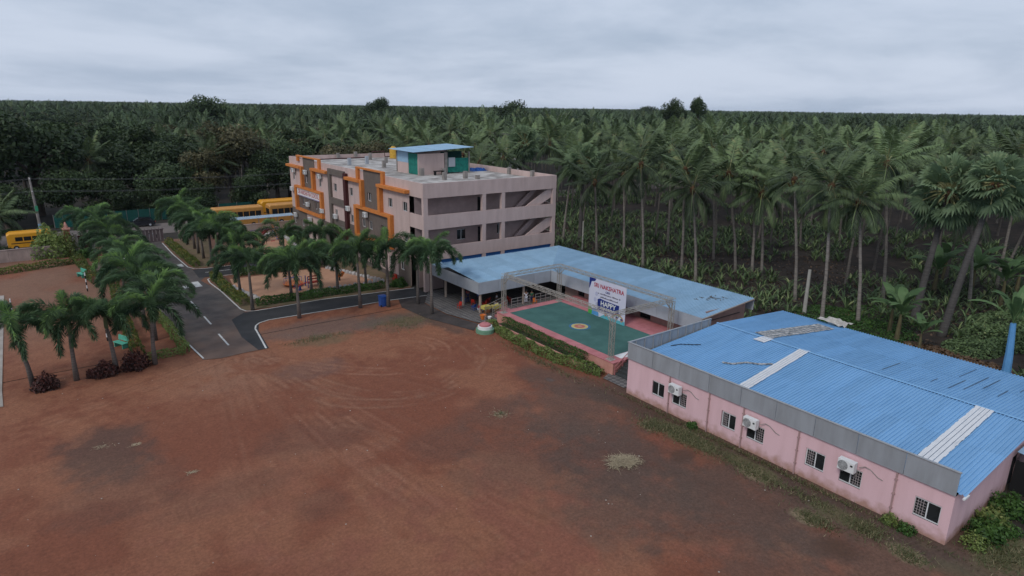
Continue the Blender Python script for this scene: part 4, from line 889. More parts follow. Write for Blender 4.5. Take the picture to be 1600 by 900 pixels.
# lean-to at the right edge
t = thing('lean_to', 'small blue roofed lean-to at the right end of the pink hall', 'shed', (44, 6.5, 0))
b = MB(); b.face([(40.6, 8.4, 2.45), (47, 8.4, 2.45), (47, 4.8, 2.0), (40.6, 4.8, 2.0)]); b.build('roof_sheet', M_BLUEL, t)
for x in (40.8, 46.8): box('post', M_POST, t, x-.06, x+.06, 4.9, 5.02, 0, 2.0)
box('side_panel', M_DARK, t, 40.75, 40.8, 5.1, 8.4, 0, 1.9)
t = thing('bucket', 'white plastic bucket on the ground near the hall\'s right end', 'bucket', (37.6, 6.65, 0)); MB().lathe((37.6, 6.65, 0), [(.14, 0), (.18, .36), (.2, .36), (.2, .4), (.17, .4), (.14, .1), (0, .1)], 14).build('pail', M_WHITE, t)

# ------------------------------------------------------------------ boundary walls, gate, poles
def bwall(name, label, x0, x1, y, h, m, n, th=.2):
    t = thing(name, label, 'wall', ((x0+x1)/2, y, 0)); w = (x1-x0)/n
    for k in range(n): box('wall_panel', m, t, x0+k*w+.012, x0+(k+1)*w-.012, y, y+th, 0, h)
    box('coping', m, t, x0, x1, y-.04, y+th+.04, h+.002, h+.08); return t
bwall('boundary_wall', 'low grey plaster wall in front of the yellow van', -26, 2.35, 101.9, 1.55, M_WALLC, 14)
bwall('boundary_wall', 'rust stained pink wall below the parked buses', 16.5, 33.2, 105, 1.5, M_WALLR, 7)
t = thing('gate_pillar', 'red brick coloured gate pillar wrapped in a climbing shrub', 'pillar', (2.75, 102.1, 0)); box('shaft', mat('pillar_red', (.32, .12, .08), None, 2, .85), t, 2.4, 3.1, 101.75, 102.45, 0, 3.6); MB().prism([(2.3, 101.65), (3.2, 101.65), (3.2, 102.55), (2.3, 102.55)], 'z', 3.6, 3.75).build('cap', M_STSIDE, t); MB().lathe((2.75, 102.1, 3.75), [(.3, 0), (.2, .4), (.08, .8), (0, .82)], 10).build('finial', M_STSIDE, t)
t = thing('guard_gate', 'dark red metal wicket gate beside the brick coloured pillar', 'gate', (4.5, 103.4, 0)); box('leaf', M_MAROON, t, 3.9, 5.3, 103.3, 103.36, .1, 2.4)
box('gate_post', M_CONC, t, 3.45, 3.85, 103.1, 103.5, 0, 2.7); box('gate_post', M_CONC, t, 5.35, 5.7, 103.1, 103.5, 0, 2.7)
gt = thing('sliding_gate', 'dull purple metal sliding gate closing the road', 'gate', (11, 106.2, 0))
for k in range(14): box('bar', M_GATE, gt, 8.1+k*.47, 8.1+k*.47+.4, 106.2, 106.24, .15, 1.75)
box('frame', M_GATE, gt, 8.0, 14.75, 106.14, 106.3, 0, .14); box('frame', M_GATE, gt, 8.0, 14.75, 106.14, 106.3, 1.76, 1.9)
for k in range(15): box('spike', M_GATE, gt, 8.1+k*.46, 8.14+k*.46, 106.2, 106.24, 1.91, 2.1)
box('number_plate', M_DARK, gt, 9.3, 10.3, 106.10, 106.13, .8, 1.25)
def pole(name, label, x, y, h, r0, r1, m, lean=(0, 0), arms=True):
    t = thing(name, label, 'pole', (x, y, 0)); MB().tube([(x, y, 0), (x+lean[0], y+lean[1], h)], [r0, r1], 10).build('shaft', m, t)
    if arms:
        for z in (h-.3, h-2.2): MB().bar((x+lean[0]*z/h, y-.9, z), (x+lean[0]*z/h, y+.9, z), .1).build('cross_arm', M_CONC, t)
        for z in (h-.3, h-2.2):
            for d in (-.8, 0, .8): MB().lathe((x+lean[0]*z/h, y+d, z+.05), [(.05, 0), (.07, .08), (.03, .16), (0, .17)], 8).build('insulator', M_WHITE, t)
    return t
p1 = pole('utility_pole', 'tall concrete electricity pole behind the yellow van with pale blue foot', .1, 123.4, 8.6, .22, .14, M_CONC, (-.25, 0)); 
MB().tube([(.1, 123.4, .02), (.07, 123.4, 1.4)], [.235, .232], 10).build('painted_foot', mat('foot_blue', (.25, .38, .52), None, 3, .7), p1)
box('junction_box', mat('box_green', (.05, .30, .16), None, 3, .6), p1, -.15, .25, 123.0, 123.2, 3.4, 4.2)
k = 0
for z in (8.35, 6.45):
    for d in (-.8, 0, .8):
        k += 1; pts = []
        for i in range(33):
            x = -64+i*4; f_ = ((x % 64)/64); pts.append((x, 123.4+d, z-1.1*4*f_*(1-f_)))
        tag(MB().tube(pts, .009, 4, False).build('power_line', mat('aluminium_wire', (.14, .14, .15), None, 3, .4)), 'thin power line over the road, %s of the %s set' % (('nearest', 'middle', 'farthest')[(k-1) % 3], 'upper' if z > 7 else 'lower'), 'wire', 'power lines over the public road')
p2 = pole('concrete_post', 'pale grey concrete post standing behind the far eave of the pink hall', 61.8, 32.3, 4.6, .2, .15, mat('pale_post', (.42, .40, .36), None, 3, .8), (0, .05), False)
t = thing('blue_painted_palm', 'young palm whose trunk is painted bright blue at the right edge', 'palm', (59.5, 14.2, 0))
MB().tube([(59.5, 14.2, 0), (59.5, 14.3, 2), (59.5, 14.5, 4.4)], [.34, .27, .2], 10).build('trunk', mat('trunk_blue', (.12, .33, .62), (.10, .28, .54), 2, .6), t)
pole('concrete_post', 'thin pale post between the grove and the blue shed roof', 63.4, 67.6, 4.2, .12, .1, MATS['pale_post'], (0, 0), False)

# green net fence and roadside low wall across the public road
for (x0, x1, lb) in ((2, 9.5, 'green shade net fence left of the gate palms across the road'), (10.5, 21, 'dark green shade net fence behind the black car'), (27, 46, 'dark green shade net fence behind the parked buses')):
    t = thing('net_fence', lb, 'fence', ((x0+x1)/2, 126.2, 0)); nn = 6; w = (x1-x0)/nn
    for k in range(nn): MB().box(x0+k*w+.05, x0+(k+1)*w-.05, 126.2, 126.22, .05, 2.1).build('net', MATS.get('left_net') or mat('left_net', (.014, .12, .10), (.009, .07, .06), 2, .9) if 'left' in lb else mat('dim_green_net', (.012, .085, .07), (.008, .06, .05), 2, .9), t)
    for k in range(nn+1): MB().tube([(x0+k*w, 126.25, 0), (x0+k*w, 126.25, 2.2)], .04, 6).build('post', M_CONC, t)

# ------------------------------------------------------------------ vehicles
def vehicle(name, label, cat, L_, Wd, H_, body, loc, rz=0, kind='bus', group=None):
    """bus / van built along +x with body, windows, windscreen, wheels, lights"""
    t = thing(name, label, cat, loc, rz, group); g = .35
    z1 = H_; r = .25
    prof = [(-Wd/2, g), (-Wd/2, z1-r), (-Wd/2+.08, z1-.1), (-Wd/2+.3, z1), (Wd/2-.3, z1), (Wd/2-.08, z1-.1), (Wd/2, z1-r), (Wd/2, g)]
    b = MB(); xs = [(-L_/2, .93), (-L_/2+.18, 1), (L_/2-.35, 1), (L_/2, .9)]; rings = []
    for x, s in xs:
        rings.append([(x, p[0]*(.96 if s < 1 else 1), g+(p[1]-g)*s) for p in prof])
    for a, c in zip(rings[:-1], rings[1:]):
        for k in range(len(prof)): b.face([a[k], a[(k+1) % len(prof)], c[(k+1) % len(prof)], c[k]])
    b.face(rings[0]); b.face(list(reversed(rings[-1]))); bo = b.build('body', body, t, local=True)
    wz0, wz1 = (1.55, 2.35) if kind == 'bus' else (1.25, 1.8)
    wz0 *= H_/3.0 if kind == 'bus' else 1; wz1 *= H_/3.0 if kind == 'bus' else 1
    nw = 7 if kind == 'bus' else 4; ww = (L_-1.2)/nw
    for s in (-1, 1):
        for k in range(nw):
            x0 = -L_/2+.35+k*ww; MB().box(x0+.06, x0+ww-.06, s*Wd/2-.015, s*Wd/2+.015, wz0, wz1).build('window', M_GLASS, t, local=True)
        MB().box(-L_/2+.2, L_/2-.4, s*Wd/2-.012, s*Wd/2+.012, wz0-.35, wz0-.25).build('stripe', M_BLACK, t, local=True)
    MB().prism([(-Wd/2+.2, wz0-.1), (Wd/2-.2, wz0-.1), (Wd/2-.25, wz1+.1), (-Wd/2+.25, wz1+.1)], 'x', L_/2-.06, L_/2+.012).build('windscreen', M_GLASS, t, local=True)
    MB().prism([(-Wd/2+.3, wz0), (Wd/2-.3, wz0), (Wd/2-.3, wz1), (-Wd/2+.3, wz1)], 'x', -L_/2-.012, -L_/2+.04).build('rear_window', M_GLASS, t, local=True)
    for x in (-L_/2+L_*.22, L_/2-L_*.18):
        for s in (-1, 1):
            wr = .42 if kind == 'bus' else .33
            wl = MB().tube([(x, s*(Wd/2-.24), wr), (x, s*(Wd/2+.01), wr)], wr, 16).build('wheel', M_BLACK, t, local=True)
            MB().tube([(x, s*(Wd/2+.0), wr), (x, s*(Wd/2+.02), wr)], wr*.5, 12).build('rim', M_GREYL, wl, local=True)
    for s in (-1, 1):
        MB().box(L_/2-.03, L_/2+.03, s*(Wd/2-.35)-.12, s*(Wd/2-.35)+.12, .75, .95).build('headlight', M_WHITE, t, local=True)
        MB().box(-L_/2-.02, -L_/2+.03, s*(Wd/2-.3)-.1, s*(Wd/2-.3)+.1, .9, 1.1).build('tail_light', M_RED, t, local=True)
    MB().box(L_/2-.05, L_/2+.08, -Wd/2+.05, Wd/2-.05, .36, .58).build('bumper', M_BLACK, t, local=True)
    if kind == 'bus':
        for s in (-1, 1): MB().box(-L_/2+.5, L_/2-.6, s*.55-.02, s*.55+.02, H_, H_+.04).build('roof_rib', body, t, local=True)
    return t
vehicle('school_van', 'yellow school van parked behind the low wall on the left', 'van', 5.0, 1.9, 2.45, M_YELLOW, (-1.35, 110.6, .03), R(180), 'van')
vehicle('school_bus', 'faded yellow school bus at the left end under the long canopy', 'bus', 8.0, 2.4, 3.45, M_BUSO, (26.6, 112.0, .03), R(180), 'bus', 'school buses behind the wall')
vehicle('school_bus', 'orange yellow school bus nearest the school end of the canopy', 'bus', 8.4, 2.4, 3.4, M_BUSO, (36.0, 112.6, .03), 0, 'bus', 'school buses behind the wall')
vehicle('school_bus', 'bright yellow school bus behind the other two buses', 'bus', 9.0, 2.4, 3.6, M_YELLOW, (36.0, 116.4, .03), R(180), 'bus', 'school buses behind the wall')
def car(label, loc, rz):
    t = thing('parked_car', label, 'car', loc, rz)
    low = [(-2.1, .3), (-2.15, .75), (-1.9, .92), (1.1, .95), (2.0, .78), (2.15, .55), (2.1, .3)]; MB().prism(low, 'y', -.84, .84).build('body', M_CARB, t, local=True)
    MB().prism([(-1.85, .93), (-1.45, 1.42), (.25, 1.45), (1.1, .95)], 'y', -.72, .72).build('cabin', M_CARB, t, local=True)
    for s in (-1, 1):
        MB().prism([(-1.5, .98), (-1.3, 1.33), (-.45, 1.36), (-.45, .98)], 'y', s*.72-.01, s*.72+.01).build('side_window', M_GLASS, t, local=True)
        MB().prism([(-.38, .98), (-.38, 1.36), (.2, 1.37), (.85, .98)], 'y', s*.72-.01, s*.72+.01).build('side_window', M_GLASS, t, local=True)
        for x in (-1.35, 1.35):
            wl = MB().tube([(x, s*.64, .32), (x, s*.86, .32)], .32, 16).build('wheel', M_BLACK, t, local=True); MB().tube([(x, s*.86, .32), (x, s*.875, .32)], .18, 10).build('rim', M_GREYL, wl, local=True)
        MB().box(2.05, 2.14, s*.6-.15, s*.6+.15, .6, .75).build('headlight', M_WHITE, t, local=True); MB().box(-2.17, -2.1, s*.6-.15, s*.6+.15, .65, .8).build('tail_light', M_RED, t, local=True)
    b = MB(); b.face([(1.08, -.68, .975), (1.08, .68, .975), (.28, .66, 1.45), (.28, -.66, 1.45)]); b.build('windscreen', mat('pale_glass', (.16, .18, .2), None, 2, .1), t, local=True)
car('black hatchback parked by the green net beyond the gate', (13.6, 121.2, .02), R(172))
t = thing('motorcycle', 'small motorcycle standing just beyond the sliding gate', 'motorcycle', (13.4, 109.2, 0))
for x in (-.6, .6): MB().tube([(x, -.05, .3), (x, .05, .3)], .3, 14).build('wheel', M_BLACK, t, local=True)
MB().prism([(-.7, .6), (-.2, .75), (.2, .72), (.45, .9), (.55, .8), (.3, .4), (-.3, .35)], 'y', -.13, .13).build('frame', M_GREYL, t, local=True); MB().prism([(-.75, .72), (-.7, .82), (.05, .85), (.1, .74)], 'y', -.14, .14).build('seat', M_BLACK, t, local=True); MB().bar((.42, -.35, 1.0), (.42, .35, 1.0), .04).bar((.42, 0, 1.0), (.6, 0, .3), .06).build('handlebar', M_BLACK, t, local=True)
bs = thing('bus_canopy', 'long low canopy with grey blue sheet roof in front of the buses', 'canopy', (28, 106.4, 0))
sm_ = sheet_mesh(1.0, [(105.75, 2.25), (106.9, 2.5)], mat('grey_blue_sheet', (.33, .42, .50), None, 1, .5, rnd=.05), 4, along='x')
for k in range(13): o = link('roof_sheet', sm_, bs); o.location = Vector((21.0+k*1.0, 0, 0))-bs.location
for x in (21.4, 25.3, 28.4, 31.4, 33.6): box('post', M_POST, bs, x-.06, x+.06, 105.9, 106.02, 0, 2.27)

# ------------------------------------------------------------------ street furniture and play things
def bench(label, x, y, rz):
    t = thing('garden_bench', label, 'bench', (x, y, .0), rz, 'green benches in the court')
    for k in range(3): MB().box(-.7, .7, -.24+.16*k, -.1+.16*k, .42, .47).build('seat_slat', M_GREENP, t, local=True)
    for k in range(3): MB().prism([(.26+.02*k, .55+.14*k), (.30+.02*k, .55+.14*k), (.32+.02*k, .67+.14*k), (.28+.02*k, .67+.14*k)], 'x', -.7, .7).build('back_slat', M_GREENP, t, local=True)
    for x_ in (-.55, .55):
        MB().box(x_-.04, x_+.04, -.22, .26, 0, .42).build('leg', M_GREENP, t, local=True); MB().bar((x_, .24, .4), (x_, .36, .98), .05).build('back_support', M_GREENP, t, local=True)
bench('green bench beside the orange tipped hedge in the far court', 3.1, 88.6, R(-70)); bench('green bench behind the foxtail palms near the yard', 4.0, 60.2, R(-65))
for i, (x, y) in enumerate(((-3.25, 73.8), (3.15, 81.3), (3.25, 62.6))):
    t = thing('striped_post', 'black and white striped post, '+('leftmost, near the pale slab', 'farthest, in the middle of the court', 'nearest, beside the green bench')[i], 'post', (x, y, 0), 0, 'striped court posts')
    for k in range(6): MB().tube([(x, y, .35*k), (x, y, .35*(k+1))], .06, 8).build('band', M_WHITE if k % 2 else M_BLACK, t)
t = thing('waste_bin', 'blue wheeled waste bin at the edge of the side road', 'bin', (27.25, 58.6, 0))
MB().prism([(-.3, 0), (.3, 0), (.36, 1.05), (-.36, 1.05)], 'x', -.3, .3).build('body', M_BLPL, t, local=True); MB().prism([(-.4, 1.05), (.4, 1.05), (.36, 1.15), (-.3, 1.2)], 'x', -.34, .34).build('lid', M_BLPL, t, local=True)
for s in (-.3, .3): MB().tube([(s-.04, -.28, .12), (s+.04, -.28, .12)], .12, 10).build('wheel', M_BLACK, t, local=True)
M_PURP = mat('swing_purple', (.23, .13, .26), None, 3, .6)
t = thing('swing_set', 'purple steel swing frame in the far sand play area', 'swing', (26.3, 95, 0))
for x in (24.2, 28.4):
    for s in (-1, 1): MB().tube([(x, 95+s*1.0, .03), (x, 95, 2.4)], .06, 8).build('leg', M_PURP, t)
MB().tube([(24.2, 95, 2.4), (28.4, 95, 2.4)], .05, 8).build('top_bar', M_PURP, t)
for x in (25.2, 27.2):
    for d in (-.25, .25): MB().tube([(x+d, 95, 2.4), (x+d, 95, .6)], .015, 4).build('chain', M_STEEL, t)
    box('swing_seat', M_RED, t, x-.28, x+.28, 94.87, 95.13, .54, .6)
t = thing('playground_slide', 'dark red slide with blue steps behind the swing', 'slide', (27.2, 98, 0))
MB().prism([(25.0, .15), (25.6, .15), (27.5, 1.7), (28.0, 1.75), (28.0, 1.85), (27.4, 1.85), (25.5, .28), (25.0, .28)], 'y', 97.7, 98.3).build('chute', mat('slide_red', (.20, .03, .03), None, 3, .5), t)
for s in (97.66, 98.34): MB().bar((25.5, s, .35), (27.5, s, 1.98), .06, .14).build('side_rail', MATS['slide_red'], t)
for k in range(5): box('step', M_BLPL, t, 28.15+.12*(4-k), 28.35+.12*(4-k), 97.7, 98.3, .3*k+.2, .3*k+.26)
for s in (97.68, 98.32): MB().bar((28.9, s, 0), (28.1, s, 2.5), .06).build('ladder_rail', M_ORNPL, t)
t = thing('merry_go_round', 'small round merry-go-round half hidden by palms in the near play area', 'merry-go-round', (22.2, 71.2, 0)); MB().lathe((22.2, 71.2, .03), [(.08, 0), (.08, .3), (1.1, .3), (1.1, .38), (0, .38)], 20).build('deck', M_ORNPL, t)
for k in range(6): a = k*math.pi/3; MB().tube([(22.2+math.cos(a), 71.2+math.sin(a), .38), (22.2+math.cos(a), 71.2+math.sin(a), 1.0), (22.2, 71.2, 1.0)], .03, 6).build('handrail', M_BLPL, t)
t = thing('play_chair_frame', 'red and blue metal play frame in the near sand area', 'play frame', (24.0, 69.8, 0))
for (x, y) in ((23.3, 69.4), (24.7, 69.4), (23.3, 70.2), (24.7, 70.2)): MB().tube([(x, y, .03), (x, y, 1.3)], .05, 6).build('leg', M_BLPL, t)
for z in (.55, .95, 1.25): box('rail', M_RED, t, 23.3, 24.7, 69.36, 69.44, z, z+.12)
box('seat', M_RED, t, 23.35, 24.65, 69.4, 70.2, .5, .56)
t = thing('see_saw', 'small red see-saw beside the play frame', 'see-saw', (22.2, 68.9, 0)); MB().bar((21.4, 68.6, .45), (23.0, 69.2, .75), .16, .06).build('plank', M_RED, t); MB().prism([(22.05, .03), (22.35, .03), (22.22, .6), (22.18, .6)], 'y', 68.75, 69.05).build('pivot', M_BLPL, t)
for x, y in ((21.5, 68.64), (22.9, 69.16)): MB().tube([(x, y, .55), (x, y, .95)], .03, 6).build('handle', M_BLPL, t)
t = thing('spring_rider', 'orange spring rider toy among the palms', 'spring rider', (27.4, 70.4, 0)); MB().prism([(26.9, .7), (27.1, .5), (27.7, .5), (28.0, 1.0), (27.8, 1.15), (27.6, .8), (27.1, .8)], 'y', 70.25, 70.55).build('body', M_ORNPL, t); MB().tube([(27.4, 70.4, .03), (27.4, 70.4, .5)], .1, 8).build('spring', M_BLACK, t)
t = thing('fire_bucket_stand', 'small red stand against the brown school wall', 'stand', (32.3, 65.6, 0)); box('post', M_RED, t, 32.1, 32.2, 65.2, 65.3, 0, 1.3); box('post', M_RED, t, 32.1, 32.2, 66, 66.1, 0, 1.3); box('board', M_RED, t, 32.05, 32.25, 65.15, 66.15, .5, 1.2)
M_STONE = mat('whitewashed_stone', (.50, .48, .46), (.36, .34, .33), 3, .9, .1, rnd=.15)
def edging(label, runs, step, s):
    t = thing('stone_edging', label, 'edging', (*runs[0][0], 0)); rg = random.Random(len(label))
    ms = []
    for q in range(4):
        b = MB(); r_ = np.random.default_rng(q); V = []
        b.lathe((0, 0, 0), [(.5, 0), (.48, .3), (.3, .55), (.08, .62), (0, .62)], 8); b.v = [(x*(1+r_.uniform(-.15, .15)), y*(1+r_.uniform(-.15, .15)), z*(1+r_.uniform(-.1, .1))) for x, y, z in b.v]; ms.append(b.mesh('stone', M_STONE))
    for (p, q) in runs:
        n = max(1, int(math.dist(p, q)/step))
        for k in range(n):
            f_ = k/n; o = link('stone', rg.choice(ms), t); o.location = Vector((p[0]+(q[0]-p[0])*f_, p[1]+(q[1]-p[1])*f_, .03))-t.location; o.scale = (s, s, s*rg.uniform(.8, 1.3)); o.rotation_euler = (0, 0, rg.random()*6)
edging('whitewashed stones edging the far sand play area', [((23.4, 99.9), (30.6, 102.9)), ((30.6, 102.6), (29.5, 92)), ((29.5, 91.6), (28.5, 89.2))], .62, .62)
edging('whitewashed stones edging the near sand play area', [((31.4, 67.3), (28.2, 77.4)), ((16.4, 73.6), (17.5, 67.3)), ((22.5, 67.2), (31, 67.2))], .6, .55)

# chairs, tables and people under the shed
def chair(label, x, y, z, rz, m):
    t = thing('plastic_chair', label, 'chair', (x, y, z), rz, 'plastic chairs under the shed'); t.scale = (.78,)*3
    MB().prism([(-.22, .42), (.22, .42), (.24, .46), (-.22, .45)], 'y', -.22, .22).build('seat', m, t, local=True); MB().prism([(-.22, .45), (-.18, .45), (-.27, .88), (-.31, .88)], 'y', -.22, .22).build('backrest', m, t, local=True)
    for a in (-.18, .18):
        for c in (-.19, .19): MB().bar((a, c, .42), (a*1.25, c*1.15, 0), .045).build('leg', m, t, local=True)
    for c in (-.23, .23): MB().bar((-.22, c, .65), (.2, c, .62), .04).bar((.2, c, .62), (.2, c, .43), .035).build('armrest', m, t, local=True)
for x, y, rz_, m, lb in ((33.2, 53.2, 200, M_RED, 'orange red plastic chair nearest the road under the shed'), (35.6, 52.2, 170, M_RED, 'red plastic chair behind the seated person in red'), (37.4, 51.2, 20, M_RED, 'red plastic chair deep under the shed right of the corner post'), (34.1, 51.9, 100, M_BLPL, 'blue plastic chair beside the shed\'s second post'), (34.2, 49.7, 80, M_BRPL, 'brown chair at the left yellow table by the corner post'), (35.2, 49.3, 80, M_BRPL, 'brown chair at the right yellow table by the corner post'), (36.4, 49.7, 250, M_BRPL, 'brown chair left of the standing person in white'), (40.4, 49.9, 250, M_ORNPL, 'orange brown chair right of the standing person in white'), (34.6, 54.6, 30, M_BLPL, 'blue plastic chair at the back left under the shed'), (35.0, 53.4, 40, M_RED, 'red plastic chair at the middle of the shed between the posts'), (36.6, 53.0, 120, M_RED, 'red plastic chair deep in the shade behind the yellow tables'), (38.6, 52.0, 300, M_RED, 'red plastic chair behind the stage railing'), (36.8, 55.0, 10, M_BLPL, 'blue plastic chair deepest in the shade of the shed')):
    chair(lb, x, y, .1, R(rz_), m)
for x, y, lb in ((34.6, 50.5, 'small table with yellow cloth left of the corner post'), (35.6, 50.1, 'small table with yellow cloth right of the corner post')):
    t = thing('small_table', lb, 'table', (x, y, .1), 0, 'yellow tables under the shed'); MB().box(-.4, .4, -.3, .3, .70, .74).build('top', M_BRPL, t, local=True)
    for a in (-.34, .34):
        for c in (-.25, .25): MB().box(a-.03, a+.03, c-.03, c+.03, 0, .7).build('leg', M_BRPL, t, local=True)
    MB().box(-.43, .43, -.33, .33, .742, .76).box(-.43, -.415, -.33, .33, .45, .742).box(.415, .43, -.33, .33, .45, .742).box(-.415, .415, -.33, -.315, .45, .742).build('cloth', M_YCLOTH, t, local=True)
M_SKIN = mat('skin', (.20, .105, .065), None, 3, .6); M_HAIR = mat('hair', (.012, .01, .01), None, 3, .6)
def person(label, x, y, z, rz, sit, top, bottom):
    t = thing('person', label, 'person', (x, y, z), rz); t.scale = (.78,)*3
    hip = .5 if sit else .88; s = hip-.88
    kx = .42 if sit else .02; kz = hip-.03 if sit else .47; fx = .42 if sit else 0
    P = [(0, 0, hip), (0, 0, hip+.25), (0, 0, hip+.5), (.01, 0, hip+.62), (.03, 0, hip+.78),
         (0, .1, hip-.05), (kx, .11, kz), (fx, .11, .07), (fx+.16, .12, .04), (0, -.1, hip-.05), (kx+.02, -.11, kz), (fx+.03, -.11, .07), (fx+.19, -.12, .04),
         (0, .19, hip+.48), (.04, .24, hip+.2), (.22, .2, hip+.08), (0, -.19, hip+.48), (.04, -.24, hip+.2), (.22, -.2, hip+.08)]
    E_ = [(0, 1), (1, 2), (2, 3), (3, 4), (0, 5), (5, 6), (6, 7), (7, 8), (0, 9), (9, 10), (10, 11), (11, 12), (2, 13), (13, 14), (14, 15), (2, 16), (16, 17), (17, 18)]
    rd = [.13, .125, .13, .055, .1, .085, .06, .045, .035, .085, .06, .045, .035, .055, .045, .03, .055, .045, .03]
    skin_body(t, P, E_, rd, M_SKIN, 'body')
    for s_, w in ((1, .2), (-1, -.2)):   # hands with fingers
        hx, hy, hz = .22, s_*.2, hip+.08; b = MB(); b.box(hx, hx+.09, hy-.04, hy+.04, hz-.015, hz+.015)
        for k in range(4): yy = hy-.033+.022*k; b.tube([(hx+.08, yy, hz), (hx+.13, yy, hz-.01), (hx+.155+(.01 if k in (1, 2) else 0), yy, hz-.03)], .009, 5)
        b.tube([(hx+.02, hy-s_*.04, hz), (hx+.07, hy-s_*.075, hz-.005)], .010, 5); b.build('hand', M_SKIN, t, local=True)
    cl1 = skin_body(t, [(0, 0, hip-.02), (0, 0, hip+.25), (0, 0, hip+.5), (0, .19, hip+.48), (.03, .225, hip+.3), (0, -.19, hip+.48), (.03, -.225, hip+.3)], [(0, 1), (1, 2), (2, 3), (3, 4), (2, 5), (5, 6)], [.155, .15, .15, .075, .07, .075, .07], top, 'shirt')
    skin_body(t, [(0, 0, hip), (0, .1, hip-.06), (kx, .11, kz), (fx, .11, .14), (0, -.1, hip-.06), (kx+.02, -.11, kz), (fx+.03, -.11, .14)], [(0, 1), (1, 2), (2, 3), (0, 4), (4, 5), (5, 6)], [.145, .105, .08, .075, .105, .08, .075], bottom, 'trousers')
    MB().lathe((.01, 0, hip+.78), [(.105, -.02), (.115, .05), (.09, .11), (.04, .135), (0, .14)], 12).build('hair', M_HAIR, t, local=True)
    return t
def skin_body(parent, P, E_, rd, m, name):
    me = bpy.data.meshes.new(name); me.from_pydata(P, E_, []); o = bpy.data.objects.new(name, me); COL.objects.link(o)
    o.modifiers.new('skin', 'SKIN')
    bpy.context.view_layer.update()
    sv = me.skin_vertices[0].data if len(me.skin_vertices) else None
    if sv is None:
        bpy.context.view_layer.objects.active = o; bpy.ops.object.mode_set(mode='EDIT'); bpy.ops.object.mode_set(mode='OBJECT'); sv = me.skin_vertices[0].data if len(me.skin_vertices) else None
    if sv is not None:
        for i, v in enumerate(sv): v.radius = (rd[i], rd[i]); v.use_root = (i == 0)
    s = o.modifiers.new('sub', 'SUBSURF'); s.levels = 1; s.render_levels = 1
    dg = bpy.context.evaluated_depsgraph_get(); dg.update(); m2 = bpy.data.meshes.new_from_object(o.evaluated_get(dg)); bpy.data.objects.remove(o)
    m2.materials.clear(); m2.materials.append(m); m2.polygons.foreach_set('use_smooth', [True]*len(m2.polygons)); m2.name = name
    return link(name, m2, parent)
K_W = mat('white_cotton', (.62, .62, .66), None, 4, .9); K_R = mat('red_cotton', (.42, .04, .06), None, 4, .9); K_B = mat('navy_cotton', (.02, .03, .09), None, 4, .9); K_G = mat('green_cotton', (.03, .12, .07), None, 4, .9)
person('person in white clothes standing on the stage edge under the shed', 38.2, 48.6, .98, R(60), False, K_W, K_W)
person('person in red top and white trousers sitting near the corner post', 34.1, 51.0, .1, R(-20), True, K_R, K_W)
person('person in pale shirt sitting right of the corner post', 36.0, 50.6, .1, R(200), True, K_W, K_B)
person('person in dark blue standing at the back left under the shed', 34.9, 54.3, .1, R(250), False, K_B, K_B)
person('person in white shirt standing deep in the shade behind the yellow tables', 37.0, 52.0, .1, R(160), False, K_W, K_B)
person('person in red standing in the shade near the second post', 35.3, 54.9, .1, R(210), False, K_R, K_B)
person('person in dark green standing in the shade behind the orange chair', 40.6, 50.7, .1, R(230), False, K_G, K_B)

# ------------------------------------------------------------------ vegetation builders
def coconut_crown(seed, nf=24, nl=30, L0=5.4, width=.16, droop=1.0):
    """crown of pinnate fronds: arching midrib and two combs of hanging leaflets"""
    rg = random.Random(seed); b = MB(); ga = 2.39996
    for f in range(nf):
        u = (f+.5)/nf; az = f*ga+rg.uniform(-.25, .25); e = R(80-122*u**.92+rg.uniform(-8, 8))*(1 if rg.random() > .12 else .9)
        Ln = L0*(1-.32*abs(u-.45)**1.2)*rg.uniform(.86, 1.08); bend = (.28+.62*u)*droop*rg.uniform(.7, 1.3); tint0 = .12+.62*(1-u)**1.2+rg.uniform(-.12, .12)  # tint paints skylight on the upper fronds and shade on the lower
        old = u > .83 and rg.random() < .6
        h = Vector((math.cos(az), math.sin(az), 0)); side = Vector((-math.sin(az), math.cos(az), 0)); tw = rg.uniform(-.35, .35)
        p = Vector((0, 0, 0)); pts = [p.copy()]; tg = []; n = 12
        for k in range(n):
            t = (k+.5)/n; a = e-bend*t**1.5*1.25; d = h*math.cos(a)+Vector((0, 0, 1))*math.sin(a); p = p+d*(Ln/n)+side*tw*.02*k/n; tg.append(d); pts.append(p.copy())
        tg.append(tg[-1]); 
        for k in range(n):
            w0 = .055*(1-k/n)+.012; w1 = .055*(1-(k+1)/n)+.012; a0, a1 = pts[k], pts[k+1]
            b.face([a0-side*w0, a1-side*w1, a1+side*w1, a0+side*w0], .93 if k < 4 else .8)
        for k in range(nl):
            t = .16+.84*(k+.5)/nl; q = t*n; i = min(int(q), n-1); fr = q-i; P = pts[i].lerp(pts[i+1], fr); d = tg[i]
            up_ = side.cross(d); ll = (1.05*math.sin(math.pi*min(1, .12+.9*t))**.6+.12)*rg.uniform(.85, 1.1)*L0/4.9
            for s in (-1, 1):
                dr = (side*s*.85+d*(.5+.4*t)+up_*.12+Vector((0, 0, -1))*(.06+.3*rg.random()+.3*u)).normalized()
                dr2 = (dr+Vector((0, 0, -.35-.3*u))).normalized(); m = P+dr*ll*.5; tip = m+dr2*ll*.5; wv = d*width*.5
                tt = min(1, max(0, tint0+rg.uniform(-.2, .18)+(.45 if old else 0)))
                b.face([P-wv*.6, m-wv, tip, m+wv], tt)
    return b
def heart(b0=0):
    m = MB(); m.lathe((0, 0, -.75), [(.16, 0), (.30, .35), (.36, .7), (.2, 1.0), (0, 1.1)], 8); return m
